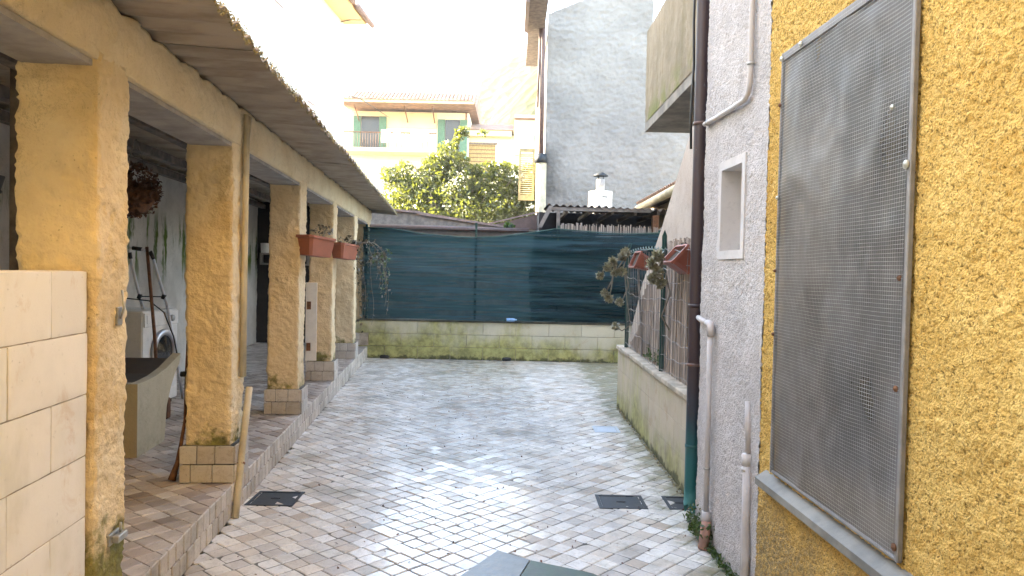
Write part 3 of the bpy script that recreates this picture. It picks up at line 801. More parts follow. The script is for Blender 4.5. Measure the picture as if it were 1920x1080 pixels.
sn = thing('shade_net', 'dark green shade netting stretched above the far block wall', 'netting', (0, 12.1, 0))
def topz(x):
    pts = [(-2.45, 2.15), (-1.99, 2.135), (-1.5, 2.06), (-.9, 2.02), (-.6, 2.02), (-.2, 2.04), (.3, 2.12), (.72, 2.19), (1.0, 2.17), (1.5, 2.135), (1.9, 2.13), (2.5, 2.16), (3.2, 2.2)]
    return np.interp(x, [p[0] for p in pts], [p[1] for p in pts])
xs = np.linspace(-2.45, 3.1, 260); w = np.linspace(0, 1, 110); U, W = np.meshgrid(xs, w, indexing='ij')
Z = .662 + W * (topz(U) - .662); P0_ = np.stack([U.ravel() * .45, U.ravel() * 0, Z.ravel() * 4], 1)
Yd = -.05 * vnoise(P0_, 1.6, 2) - .022 * vnoise(P0_, 4, 3) - .010 * vnoise(P0_ * np.array([1, 1, 2.5]), 6, 13) - .05 * np.sin(np.pi * W.ravel()) - .02 * np.abs(np.sin(Z.ravel() * 9 + U.ravel() * 1.3)) ** 3
V = np.stack([U.ravel(), Yd, Z.ravel() + .01 * vnoise(P0_, 3, 9)], 1); idx = np.arange(U.size).reshape(U.shape)
q = np.stack([idx[:-1, :-1], idx[1:, :-1], idx[1:, 1:], idx[:-1, 1:]], -1).reshape(-1, 4)
link('net_cloth', np_mesh('net_cloth', V, q, 'net'), sn)
V2 = V + np.array([0, .045, 0]); V2[:, 1] += .02 * vnoise(P0_, 2.3, 21); V2[:, 2] -= .02 * W.ravel()
q2 = q[V2[q[:, 0], 0] > .30 + .05 * vnoise(V2[q[:, 0]], 3, 2)]
link('second_net_layer', np_mesh('second_net_layer', V2, q2, 'net'), sn)
b = MB(); b.tube([(x, -.005, topz(x)) for x in np.linspace(-2.45, 3.1, 50)], .009, 6); part('top_hem', b, 'green_wire', sn, smooth=True)
for x, zt in ((-.605, 2.26), (.74, 2.24), (2.4, 2.2), (-2.4, 2.2)):
    b = MB(); b.box(x - .018, x + .018, .02, .056, .655, zt); part('post', b, 'green_paint', sn)
b = MB()
for z in (1.15, 1.6, 2.08, 2.15): b.tube([(-2.4, .015, z), (3.1, .015, z)], .0025, 4)
part('wire', b, 'grey_wire', sn)
# reed mat behind the right half
def reeds(x0, x1, zt, zb, seed, dx=.014, r=.006, tilt=.02):
    R = np.random.RandomState(seed); b = MB(); x = x0
    while x < x1:
        z1 = zt(x) + R.uniform(-.035, .03); a = R.uniform(-tilt, tilt); yv = R.uniform(-.006, .006)
        zl = zb(x) if callable(zb) else zb
        if z1 > zl + .03: b.tube([(x, yv, zl), (x + a * .5 + R.uniform(-.004, .004), yv + R.uniform(-.006, .006), (zl + z1) / 2), (x + a, yv, z1)], r * R.uniform(.6, 1.1), 4)
        x += dx * R.uniform(.6, 1.3)
    return b
rm = thing('reed_screen', 'dry reed screen showing above the right half of the green netting', 'screen', (0, 12.32, 0))
part('reed_mat', reeds(.80, 3.1, lambda x: 2.29 - .02 * (x - .7), .66, 3, .016, .008), 'reed', rm)
b = MB(); b.tube([(.8, -.014, 2.18), (3.1, -.014, 2.17)], .003, 4); b.tube([(.8, -.014, 1.6), (3.1, -.014, 1.6)], .003, 4); part('wire', b, 'grey_wire', rm)
p = part('bottle', MB().tube([(-.05, 0, .03), (.05, 0, .03), (.08, 0, .03), (.095, 0, .03), (.12, 0, .03)], [.03, .032, .028, .013, .012], 10), plain('blue_clear_plastic', (.25, .45, .75), .2), smooth=True)
p.location = (-.03, 12.08, .655); tag(p, 'crumpled blue and white plastic bottle on the coping of the far wall', 'bottle')

# ---------------------------------------------------------------- low wall at right with fence
lw = thing('low_wall', 'beige low block wall with stone coping below the wire fence', 'wall', (1.2, 0, 0))
b = MB(); b.box(.012, .2, 4.36, 8.23, 0, .64); part('wall_core', b, 'low_block', lw)
R = np.random.RandomState(14)
for r in range(3):
    y = 4.36 + (.25 if r % 2 else 0) - .25
    while y < 8.2:
        a, c = max(4.36, y), min(8.24, y + .5)
        if c - a > .05:
            m = MB(); m.box(R.uniform(-.001, .001), .1, a + .0015, c - .0015, r * .215 + .001, (r + 1) * .215 - .001, bev=.002); part('block', m, 'low_block', lw)
        y += .5
y = 4.36
while y < 8.2:
    m = MB(); m.box(-.022, .22, y + .002, min(8.27, y + .6) - .002, .647, .688, bev=.006); part('coping', m, 'coping', lw, loc=(R.uniform(-.003, .003), 0, 0)); y += .6

fe = thing('wire_fence', 'green wire fence with two posts standing on the low wall coping', 'fence', (1.25, 0, .688))
for (y, h, tip) in ((7.98, 1.03, 1), (6.10, 1.12, 0)):
    b = MB(); b.box(-.02, .02, y - .004, y + .004, 0, h); b.box(-.004, .004, y - .02, y - .004, 0, h)
    if tip: b.tube([(-.0, y, h), (.02, y, h + .05), (.03, y, h + .09), (.01, y, h + .10), (-.015, y, h + .03)], .006, 6)
    else: b.prism([(-.02, h), (.02, h), (.0, h + .05)], y - .004, y + .004, 'y')
    part('post', b, 'green_paint', fe)
b = MB(); R = np.random.RandomState(31)
def sag(z, k): return [( -.012 + .008 * math.sin(y * 3 + k), y, z + .025 * math.sin((y - 4.4) * 2.2 + k * 1.3) + .008 * math.sin(y * 17 + k)) for y in np.arange(4.4, 8.0, .08)]
for k, z in enumerate((.03, .17, .31, .45, .59, .73, .87, 1.0)): b.tube(sag(z, k), .0026, 4, False)
for y in np.arange(4.45, 7.95, .085):
    k = R.uniform(0, 6); b.tube([(-.012 + .004 * math.sin(z * 9 + k), y + .012 * math.sin(z * 7 + k), z) for z in np.linspace(.02, 1.0, 12)], .0018, 4, False)
part('wire_mesh', b, 'grey_wire', fe)
b = MB()
for k in range(2): b.tube([(-.015 + .012 * math.sin(y * 22 + k * 3.1), y, 1.02 + .015 * math.cos(y * 22 + k * 3.1) + .02 * math.sin(y * 2)) for y in np.arange(6.0, 8.0, .03)], .004, 5)
part('twisted_wire', b, 'green_wire', fe)
b = MB(); b.tube([(-.0, 7.02, .02), (.0, 7.1, .3), (-.0, 7.35, .85)], .012, 6); part('brace', b, 'palewood', fe)
rs = thing('reed_screen', 'weathered reed screen tied behind the fence beside the brown downpipe', 'screen', (1.285, 0, .688), math.pi / 2)
part('reed_mat', reeds(4.38, 6.3, lambda x: 1.06, 0.0, 5, .013, .0065, .05), 'reed', rs)
part('leaning_reed_mat', reeds(6.3, 7.95, lambda x: 1.0 - (x - 6.2) * .42 - (.25 if x > 7.35 else 0), 0.0, 6, .014, .006, .05), 'reed', rs)
# plants growing at the coping foot
# ---------------------------------------------------------------- stair wall, balcony, recessed house
sw = thing('stair_wall', 'beige rendered stair parapet sloping up behind the wire fence', 'wall')
prof = [(4.5, 0), (9.6, 0), (9.6, .50), (9.42, .62), (8.49, 1.385), (7.5, 1.943), (6.3, 2.74), (5.6, 3.2), (4.5, 3.2)]
b = MB(); b.prism(prof, 1.5, 1.64, 'x'); part('parapet', b, 'stair', sw)
b = MB(); 
for i in range(11): b.box(1.645, 2.55, 9.3 - i * .30 - .32, 9.3 - i * .30, 0, .2 + i * .25)
part('steps', b, 'concrete', sw)
ba = thing('balcony', 'stained concrete balcony jutting out above the stair wall', 'balcony')
ys = np.arange(4.4, 8.62, .03); zs = np.arange(3.23, 4.30, .03)
link('parapet', wall_grid('parapet', 1.5, ys, zs, lambda P: trowel(P, 90, .004), 'balcony'), ba)
b = MB(); b.box(1.512, 1.62, 4.4, 8.60, 3.23, 4.285); b.box(1.62, 2.58, 8.48, 8.60, 3.23, 4.285); part('parapet_core', b, 'balcony', ba)
b = MB(); b.box(1.504, 2.58, 4.4, 8.612, 3.13, 3.228); part('slab', b, plain('weathered_slab', (.22, .195, .16), .9, var=.35, scale=4), ba)
rh = thing('rear_house', 'upper house behind the balcony with plain beige walls', 'house')
b = MB(); b.box(2.6, 7.0, 4.45, 9.6, 0, 5.4); part('wall', b, 'stair', rh)

# ---------------------------------------------------------------- right-hand houses
yh = thing('yellow_house', 'yellow house with very coarse ochre render on the right', 'house', H0, HZ)
WY0, WY1, WZ0, WZ1 = -1.80, -.88, .70, 2.40       # window opening
ys = np.arange(-2.75, -.65, .0062); zs = np.arange(-.02, 3.3, .0065)
link('wall', wall_grid('wall', 0, ys, zs, lambda P: grains(P, 3, .0056), 'yellow', hole=(WY0, WY1, WZ0, WZ1)), yh)
b = MB(); b.box(.0, .3, -6.0, -2.75, -.02, 6.6); b.box(0, .3, -2.75, -.652, 3.29, 6.6)  # unseen upper part raised to shade the near pillar faces
b.box(.02, .3, -2.75, WY0 - .01, 0, 3.29); b.box(.02, .3, WY1 + .01, -.652, 0, 3.29); b.box(.02, .3, WY0 - .01, WY1 + .01, 0, WZ0 - .01); b.box(.02, .3, WY0 - .01, WY1 + .01, WZ1 + .01, 3.29)
part('wall_core', b, 'yellow', yh)
b = MB(); b.box(.3, 3.5, -6.0, -.652, 0, 6.5); part('room', b, 'dark', yh)
wd = part('window', MB().box(.19, .23, WY0 - .0, WY0 + .07, WZ0, WZ1).box(.19, .23, WY1 - .07, WY1, WZ0, WZ1).box(.185, .235, -1.37, -1.31, WZ0, WZ1).box(.19, .23, WY0, WY1, WZ1 - .07, WZ1).box(.19, .23, WY0, WY1, WZ0, WZ0 + .07), 'slat', yh)
part('curtain', MB().box(.26, .27, WY0, WY1, WZ0 + .9, WZ1), 'curtain', wd)
part('pane', MB().box(.205, .212, WY0 + .07, WY1 - .07, WZ0 + .07, WZ1 - .07), 'glass_dark', wd)
b = MB(); b.prism([(-.048, .575), (-.048, .605), (.0, .637), (.19, .655), (.19, .56)], -1.95, -.74, 'y'); part('window_sill', b, 'sill', yh)
b = MB(); b.box(-.04, .0, -1.92, -.75, .568, .5735); part('sill_drip', b, 'wood', yh)

# screen guard over the window: plastic sheet, wire mesh, strips, washers
gd = thing('window_guard', 'tall wire mesh and cloudy plastic panel screwed over the window', 'window guard', H0, HZ)
GY0, GY1, GZ0, GZ1 = -1.835, -.845, .655, 2.44
def bulge(y, z):
    P = np.stack([np.asarray(y).ravel() * 1.0, np.zeros(np.asarray(y).size), np.asarray(z).ravel()], 1)
    u = (P[:, 0] - GY0) / (GY1 - GY0); v = (P[:, 2] - GZ0) / (GZ1 - GZ0)
    e = np.clip(np.minimum(np.minimum(u, 1 - u) * 6, np.minimum(v, 1 - v) * 9), 0, 1)
    return (.016 * vnoise(P, 2.6, 4) + .006 * vnoise(P, 6, 6)) * e
ys = np.linspace(GY0 + .01, GY1 - .01, 60); zs = np.linspace(GZ0 + .01, GZ1 - .01, 100)
U, W = np.meshgrid(ys, zs, indexing='ij'); B_ = bulge(U, W)
cr = .022 * np.abs(vnoise(np.stack([U.ravel(), U.ravel() * 0, W.ravel()], 1), 4, 15)) + .004 * vnoise(np.stack([U.ravel(), U.ravel() * 0, W.ravel()], 1), 15, 16)
V = np.stack([np.minimum(-.019 + B_ * .9 + cr * .8, -.0085), U.ravel(), W.ravel()], 1); idx = np.arange(U.size).reshape(U.shape)
q = np.stack([idx[:-1, :-1], idx[:-1, 1:], idx[1:, 1:], idx[1:, :-1]], -1).reshape(-1, 4)
link('plastic_sheet', np_mesh('plastic_sheet', V, q, 'plastic'), gd)
b = MB(); rw = .0006
for z in np.arange(GZ0 + .02, GZ1, .0128):
    yy_ = np.linspace(GY0 + .012, GY1 - .012, 22); bb = bulge(yy_, np.full(22, z)); zz_ = z + .010 * bulge(yy_ * .8, np.full(22, z)) / .016
    b.tube([(-.030 + bb[i], yy_[i], zz_[i]) for i in range(22)], rw, 3, False)
for y in np.arange(GY0 + .02, GY1, .0128):
    zz_ = np.linspace(GZ0 + .012, GZ1 - .012, 26); bb = bulge(np.full(26, y), zz_)
    b.tube([(-.0285 + bb[i], y, zz_[i]) for i in range(26)], rw * .5, 3, False)
part('wire_mesh', b, 'wire_light', gd, smooth=False)
for (y0, y1, z0, z1) in ((GY0, GY0 + .017, GZ0, GZ1), (GY1 - .011, GY1, GZ0, GZ1), (GY0, GY1, GZ1 - .035, GZ1), (GY0, GY1, GZ0, GZ0 + .012)):
    b = MB(); b.box(-.026 if z1 - z0 > .1 else -.023, -.008, y0, y1, z0, z1, bev=.003); part('frame_strip', b, 'frame_strip', gd)
def washer(y, z, r=.013, m='brass'):
    b = MB(); b.lathe([(.0035, 0), (r, 0), (r, .004), (.0045, .008), (.0035, .008)], 14); b.lathe([(0, .004), (.0045, .006), (0, .010)], 8)
    part('washer', b, m, gd, smooth=False, loc=(-.028, y, z), rot=(0, -math.pi / 2, 0))
for y, z, r, m in ((GY0 + .015, 1.834, .014, 'brass'), (GY0 + .03, 1.50, .009, 'rust'), (GY0 + .03, 1.17, .010, 'rust'), (GY0 + .012, .70, .012, 'rust'),
                   (GY1 - .008, 2.415, .011, 'brass'), (GY1 - .008, 2.22, .009, 'rust'), (GY1 - .008, 1.83, .008, 'brass'), (GY1 - .008, 1.52, .007, 'rust'), (GY1 - .2, 2.42, .012, 'brass'), (GY1 - .008, 1.25, .008, 'rust'), (GY0 + .10, 2.02, .009, 'brass')):
    washer(y, z, r, m)

gh = thing('grey_house', 'pale grey rendered house corner between the yellow wall and the downpipe', 'house', H0, HZ)
NY0, NY1, NZ0, NZ1 = -.335, -.015, 1.625, 2.055
ys = np.arange(-.652, .33, .0075); zs = np.arange(-.02, 3.3, .0075)
link('wall', wall_grid('wall', 0, ys, zs, lambda P: grains(P, 13, .0034) + .004 * vnoise(P, 5, 3), 'cream_render', hole=(NY0 - .03, NY1 + .03, NZ0 - .03, NZ1 + .03)), gh)
b = MB(); b.box(.012, .5, NY1 + .02, .325, -.02, 4.3); b.box(.012, .5, -.652, NY0 - .02, -.02, 4.3); b.box(.012, .5, NY0 - .02, NY1 + .02, -.02, NZ0 - .02); b.box(.012, .5, NY0 - .02, NY1 + .02, NZ1 + .02, 4.3)
b.box(.0, .012, -.652, .325, 3.29, 4.3)
part('wall_core', b, 'cream_render', gh)
b = MB(); b.box(.5, 3.0, -.64, .30, 0, 4.25); part('room', b, 'dark', gh)
# smooth surround and deep niche window
b = MB()
for (y0, y1, z0, z1) in ((NY0 - .045, NY0, NZ0 - .045, NZ1 + .045), (NY1, NY1 + .045, NZ0 - .045, NZ1 + .045), (NY0, NY1, NZ1, NZ1 + .045), (NY0, NY1, NZ0 - .045, NZ0)):
    b.box(-.007, .24, y0, y1, z0, z1)
part('window_surround', b, 'smooth_render', gh)
b = MB(); b.box(.15, .24, NY0 - .0, NY1 + .0, NZ0, NZ1); part('window_shutter', b, 'smooth_render', gh)

bb = thing('shading_building', 'unseen plain building added behind the camera to shade the near pillar faces', 'building', (0, -2.2, 0))  # unseen block added to darken the pillar faces turned to the camera
part('wall', MB().box(-7, 7, -6, 0, 0, 8.5), 'balcony', bb)
# downpipe and cables
dpo = thing('downpipe', 'tall brown downpipe with a teal weathered foot at the house corner', 'downpipe', (1.1, 4.40, 0))
b = MB(); b.tube([(0, 0, .17), (0, 0, .5), (.001, 0, .9), (0, 0, 1.6), (0, 0, 2.4), (0, 0, 4.4)], .042, 20, False); part('pipe', b, 'downpipe', dpo, smooth=True)
for z_ in (.46, 1.30): part('joint_ring', MB().lathe([(.042, 0), (.045, 0), (.045, .02), (.042, .02)], 20, (0, 0, z_)), 'downpipe', dpo, smooth=True)
seg = 20; b = MB(); vs = []
for j, (r, z) in enumerate(((.042, .175), (.043, .14), (.045, .10))):
    for k in range(seg):
        a = 2 * math.pi * k / seg; dz = (.03 * math.sin(a * 2 + 1) + .02 * math.sin(5 * a)) if j == 2 else 0
        vs.append((r * math.cos(a), r * math.sin(a), z + dz))
b.add(vs, [(i * seg + k, i * seg + (k + 1) % seg, (i + 1) * seg + (k + 1) % seg, (i + 1) * seg + k) for i in range(2) for k in range(seg)])
part('torn_outlet', b, 'downpipe', dpo, smooth=True)
for z_ in (2.38, .95): part('bracket', MB().lathe([(.042, 0), (.047, 0), (.047, .018), (.042, .018)], 20, (0, 0, z_)), 'brown_metal', dpo, smooth=True)
b = MB(); b.tube([(1.068, 4.46, 4.3), (1.055, 4.46, 3.0), (1.062, 4.46, 2.75), (1.053, 4.46, 2.45), (1.058, 4.46, 2.25)], .008, 6)
tag(part('cable', b, 'black', smooth=True), 'black cable hanging down along the left side of the brown downpipe', 'cable')

def hp(x, y, z): # right-house local to world
    c, s = math.cos(HZ), math.sin(HZ); return (H0[0] + x * c - y * s, H0[1] + x * s + y * c, z)
t = thing('waste_pipe', 'pale plastic waste pipe with an elbow and clay foot by the downpipe', 'pipe', H0, HZ)
part('pipe', MB().tube([(-.03, .02, .17), (-.03, .028, .6), (-.03, .03, 1.18)], .0155, 12).tube([(-.03, .07, 1.225), (-.03, .2, 1.236), (-.02, .30, 1.245)], .0155, 12), 'pvc', t, True)
part('elbow', MB().tube([(-.03, .03, 1.16), (-.03, .030, 1.205), (-.03, .038, 1.222), (-.03, .055, 1.227), (-.03, .09, 1.228)], .020, 12), 'pvc', t, True)
part('clip', MB().tube([(-.03, .026, .43), (-.03, .026, .44)], .019, 10), 'steel', t, True)
part('socket', MB().tube([(-.03, .015, .13), (-.03, .018, .20)], .024, 12), 'pvc', t, True)
part('clay_foot', MB().tube([(-.045, 0, -.0), (-.03, .01, .15)], [.031, .026], 12), 'clay', t, True)
t = thing('conduit', 'thin grey conduit bending across the pale wall towards the downpipe', 'pipe', H0, HZ)
part('pipe', MB().tube([(-.02, -.455, 3.8), (-.02, -.455, 3.0), (-.02, -.455, 2.47), (-.02, -.45, 2.415), (-.02, -.43, 2.372), (-.02, -.385, 2.352), (-.02, -.2, 2.35), (-.02, .06, 2.355), (-.02, .28, 2.362)], .0135, 10), 'pvc', t, True)
part('clip', MB().tube([(-.02, -.455, 2.50), (-.02, -.455, 2.512)], .018, 10).tube([(-.02, .215, 2.359), (-.02, .225, 2.359)], .018, 10), 'steel', t, True)
t = thing('twin_pipes', 'pair of plastered grey pipes rising from the ground beside the yellow wall', 'pipe', H0, HZ)
part('thick_pipe', MB().tube([(-.022, -.575, -.0), (-.016, -.565, .2), (-.012, -.545, .33), (-.012, -.545, .60)], .020, 10).tube([(-.004, -.53, .66), (-.002, -.50, .9)], .016, 8), 'pvc', t, True)
part('thin_pipe', MB().tube([(-.016, -.515, -.0), (-.012, -.505, .2), (-.010, -.50, .6)], .0085, 8), 'pvc', t, True)
part('collar', MB().tube([(-.012, -.535, .575), (-.012, -.535, .59)], .027, 10).tube([(-.012, -.535, .60), (-.012, -.535, .655)], .025, 10), 'smooth_render', t, True)

# ---------------------------------------------------------------- things in the veranda
t = thing('washing_machine', 'white washing machine with round door behind the concrete wash tub', 'washing machine', vw(-1.37, 3.02, FZ), AZ + rad(-9))
b = MB(); b.box(-.6, 0, 0, .6, .04, .88, bev=.012); part('body', b, 'white_enamel', t)
b = MB(); b.box(.001, .012, .015, .585, .74, .865, bev=.004); part('control_panel', b, 'white_enamel', t)
b = MB(); b.box(.011, .016, .05, .20, .77, .845, bev=.003); part('drawer', b, 'white_enamel', t)
kb = MB(); kb.lathe([(.03, 0), (.028, .02), (0, .02)], 16); part('dial', kb, 'steel', t, True, loc=(.012, .46, .80), rot=(0, math.pi / 2, 0))
b = MB(); b.lathe([(.15, 0), (.205, 0), (.205, .02), (.19, .035), (.155, .03), (.15, .01)], 32)
dr = part('door', b, 'alu', t, True, loc=(.002, .33, .50), rot=(0, math.pi / 2, 0))
part('door_glass', MB().lathe([(.15, .01), (.11, .015), (.05, .035), (0, .04)], 28), 'glass_dark', dr, True)
for (x, y) in ((-.55, .05), (-.05, .05), (-.55, .55), (-.05, .55)): part('foot', MB().tube([(x, y, 0), (x, y, .045)], .02, 8), 'black', t)
for z in (.25,): part('kick_panel', MB().box(.001, .006, .02, .58, .05, .15, bev=.002), 'white_enamel', t)

t = thing('wash_tub', 'pale concrete wash tub with sloping dark basin inside the veranda', 'wash tub', V0, AZ)
side = [(1.48, FZ), (1.48, .685), (1.62, .685), (1.80, .695), (2.0, .725), (2.16, .765), (2.29, .80), (2.27, .73), (2.17, .66), (2.09, .57), (2.01, .44), (1.97, FZ)]
part('side_panel', MB().prism(side, -.86, -.80, 'x'), 'stone_tub', t); part('side_panel', MB().prism(side, -1.56, -1.50, 'x'), 'stone_tub', t)
part('front_panel', MB().box(-1.50, -.86, 1.48, 1.53, FZ, .688), 'stone_tub', t)
part('basin', MB().prism([(1.53, .59), (1.53, .645), (1.80, .65), (2.0, .68), (2.26, .765), (2.26, .73), (2.0, .62), (1.8, .59)], -1.50, -.86, 'x'), 'tub_in', t)
part('back_panel', MB().box(-1.50, -.86, 1.92, 1.96, FZ, .62), 'stone_tub', t)

t = thing('folding_trolley', 'aluminium folding trolley with a looped handle behind the washing machine', 'trolley', V0, AZ)
part('handle', MB().tube([(-1.50, 3.35, 1.10), (-1.545, 3.3, 1.35), (-1.58, 3.25, 1.60), (-1.56, 3.25, 1.625), (-1.46, 3.25, 1.61), (-1.40, 3.25, 1.59), (-1.385, 3.27, 1.56), (-1.34, 3.3, 1.36), (-1.28, 3.35, 1.10)], .014, 8), 'pale_alu', t, True)
part('leg', MB().tube([(-1.50, 3.35, 1.10), (-1.46, 3.72, FZ)], .014, 8), 'pale_alu', t, True); part('leg', MB().tube([(-1.28, 3.35, 1.10), (-1.26, 3.72, FZ)], .014, 8), 'pale_alu', t, True)
for a_, b_ in (((-1.575, 3.25, 1.585), (-1.57, 3.26, 1.53)), ((-1.40, 3.25, 1.60), (-1.375, 3.27, 1.53)), ((-1.55, 3.25, 1.625), (-1.47, 3.25, 1.615))): part('grip', MB().tube([a_, b_], .018, 8), 'black', t, True)
part('cross_bar', MB().tube([(-1.52, 3.33, 1.19), (-1.30, 3.33, 1.19)], .006, 6).tube([(-1.525, 3.33, 1.17), (-1.51, 3.33, 1.21)], .02, 8).tube([(-1.315, 3.33, 1.17), (-1.30, 3.33, 1.21)], .02, 8), 'black', t, True)
t = thing('broom', 'brown wooden broom handle leaning behind the near pillar', 'broom', V0, AZ)
part('stick', MB().tube([(-1.12, 2.45, 1.62), (-1.00, 2.3, .95), (-.95, 2.25, .45)], .013, 8), 'rust', t, True)
part('brush', MB().box(-1.05, -.86, 2.2, 2.27, .30, .46, bev=.01), 'dead', t)
t = thing('water_hose', 'thin dark hose looping down over the washing machine', 'hose', V0, AZ)
part('tube', MB().tube([(-1.9, 2.9, 1.20), (-1.5, 2.85, 1.20), (-1.25, 2.85, 1.175), (-1.13, 2.85, 1.08), (-1.05, 2.85, .88), (-1.00, 2.8, .72)], .006, 6), 'black', t, True)
part('tap', MB().tube([(-1.02, 2.85, .70), (-1.0, 2.80, .73), (-.985, 2.80, .70)], .012, 8), 'rust', t, True)
t = thing('iron_pipe', 'dark rusty pipe standing against the left side of the second pillar', 'pipe', V0, AZ)
part('pipe', MB().tube([(-.318, 1.0, 1.15), (-.320, .98, .85), (-.322, .97, .55), (-.335, .95, .42), (-.350, .93, .30), (-.375, .91, .20)], [.006, .008, .009, .011, .014, .024], 8), 'rust', t, True)
part('valve', MB().tube([(-.345, .96, .83), (-.312, .96, .83)], .016, 8), 'black', t, True)
# hanging basket with dried flowers
t = thing('hanging_plant', 'dried brown hanging flower basket under the veranda roof', 'hanging plant', vw(-.93, 1.75, 1.98), AZ)
part('basket', MB().lathe([(.0, -.14), (.07, -.13), (.12, -.06), (.135, .02), (.12, .02), (.10, -.05), (0, -.09)], 16), 'rust', t, True)
C = RS.normal(0, 1, (3600, 3)); C /= np.linalg.norm(C, axis=1, keepdims=True); C *= RS.uniform(.4, 1, (3600, 1)) * np.array([.17, .17, .20]); C[:, 2] += .02; C = C[vnoise(C, 9, 3) > -.25]
V, Fq = leaves(C, .020, 1.8, .2, 8); link('dried_flowers', np_mesh('dried_flowers', V, Fq, 'dead', False), t)
part('hanger', MB().tube([(-.12, 0, .02), (0, 0, .38)], .004, 5).tube([(.12, 0, .02), (0, 0, .38)], .004, 5), 'grey_wire', t)
# ribbed dark basket at the photo's left edge
t = thing('laundry_basket', 'dark ribbed basket hanging above the pale block wall at the photo edge', 'basket', vw(-.60, -.66, 1.55), AZ)
b = MB(); b.lathe([(.075, -.05), (.085, .0), (.10, .10), (.115, .20), (.135, .27), (.125, .27), (.105, .19), (.09, .09), (.07, -.04), (0, -.05)], 22); part('body', b, 'black', t, True)
for k in range(7): part('rib', MB().lathe([(.08 + k * .007, 0), (.085 + k * .007, .006), (.08 + k * .007, .012)], 22, (0, 0, -.01 + k * .036)), 'black', t, True)
t = thing('wooden_post', 'thin reddish wooden post in the dark beyond the near wall', 'post', vw(-.86, .2, 0), AZ)
part('shaft', MB().box(-.03, .03, -.03, .03, FZ, 2.45), 'wood', t)
# board leaning on the fourth pillar
t = thing('door_leaf', 'narrow white painted board with two rusty hinges against the fourth pillar', 'board', V0, AZ)
part('panel', MB().box(-.325, -.20, 4.895, 4.915, FZ + .23, 1.31, bev=.003), 'white_enamel', t)
for z in (.58, 1.05): part('hinge', MB().box(-.31, -.265, 4.885, 4.895, z - .045, z + .045), 'rust', t)

# gutter pipes on the second pillar
t = thing('gutter_pipe', 'cream painted twin pipe plastered on the face of the second pillar', 'pipe', V0, AZ)
part('pipe', MB().tube([(-.012, 1.055, .80), (-.012, 1.055, 1.5), (-.006, 1.055, 2.30), (-.0, 1.04, 2.42)], .014, 10), 'pvc_cream', t, True)
part('pipe', MB().tube([(-.010, 1.095, .80), (-.010, 1.095, 1.5), (-.006, 1.095, 2.28), (.0, 1.12, 2.42)], .014, 10), 'pvc_cream', t, True)
t = thing('leaning_pipe', 'loose cream pipe leaning from the second pillar down to the paving', 'pipe', V0, AZ)
part('pipe', MB().tube([(.022, 1.10, .73), (.020, .99, .45), (.022, .85, .10), (.024, .81, .0)], .0215, 12), 'pvc_cream', t, True)
part('tie', MB().tube([(.021, .93, .29), (.021, .935, .30)], .025, 10), 'rust', t, True)
# latches on the first pillar
t = thing('hook_latch', 'small steel latch hook at eye level on the near pillar', 'latch', vw(-.028, -.665, 1.30), AZ)
part('plate', MB().box(-.004, .006, -.022, .022, -.045, .025, bev=.002), 'steel', t); part('hook', MB().tube([(.008, 0, -.02), (.02, 0, .02), (.012, 0, .09)], .004, 6), 'steel', t, True)
t = thing('bolt_latch', 'steel bolt latch at the mossy foot of the near pillar', 'latch', vw(-.028, -.70, .44), AZ)
part('plate', MB().box(-.004, .008, -.05, .045, -.022, .022, bev=.002), 'steel', t); part('bolt', MB().box(.008, .035, -.03, .05, -.015, .012, bev=.003), 'steel', t)
part('knob', MB().tube([(.02, .02, .012), (.02, .02, .05)], .005, 6), 'steel', t, True)

# ---------------------------------------------------------------- planters on the pillars and fence
def trough(name, label, loc, rot, L, W, Hh, m, group):
    t = thing(name, label, 'flower pot', loc, 0, group); t.rotation_euler = rot
    l, w = L / 2, W / 2; tl, tw = l * .82, w * .72
    vs = []
    for (a, c, z) in ((tl, tw, 0), (l * .97, w * .95, Hh * .86), (l * 1.03, w * 1.06, Hh * .87), (l * 1.03, w * 1.06, Hh), (l * .93, w * .88, Hh), (l * .9, w * .84, Hh * .82)):
        cc = min(a, c) * .3
        vs += [(a - cc, -c, z), (a, -c + cc, z), (a, c - cc, z), (a - cc, c, z), (-a + cc, c, z), (-a, c - cc, z), (-a, -c + cc, z), (-a + cc, -c, z)]
    fs = [(i + r * 8, (i + 1) % 8 + r * 8, (i + 1) % 8 + (r + 1) * 8, i + (r + 1) * 8) for r in range(5) for i in range(8)] + [tuple(range(8))[::-1]]
    part('pot', MB().add(vs, fs), m, t)
    part('soil', MB().add([(x * .995, y * .995, z - .001) for (x, y, z) in vs[40:48]], [tuple(range(8))]), 'soil', t)
    part('bracket', MB().tube([(-.06, w, Hh * .9), (-.06, w + .02, Hh * 1.02), (-.06, w + .03, Hh * .3)], .004, 5).tube([(.06, w, Hh * .9), (.06, w + .02, Hh * 1.02), (.06, w + .03, Hh * .3)], .004, 5), 'iron', t)
    return t
G = 'terracotta coloured troughs hung in the courtyard'
pa = vw(.075, 3.12, 1.585); pb = vw(.075, 5.06, 1.585)
trough('flower_pot', 'terracotta trough on the third pillar, nearest of the pots on pillars', pa, (0, rad(3), AZ + math.pi / 2 - rad(24)), .40, .18, .175, 'terra', G)
trough('flower_pot', 'terracotta trough on the fourth pillar with dry stems trailing out', pb, (0, rad(3), AZ + math.pi / 2 - rad(20)), .42, .18, .175, 'terra', G)
pc = (1.30, 7.10, 1.575); pd = (1.305, 5.45, 1.54)
trough('flower_pot', 'tilted red trough on the fence beside the far green post', pc, (rad(68), 0, rad(-90)), .36, .16, .14, 'terra_dark', G)
trough('flower_pot', 'red trough on the fence partly hidden behind the brown downpipe', pd, (rad(48), 0, rad(-90)), .40, .17, .16, 'terra_dark', G)

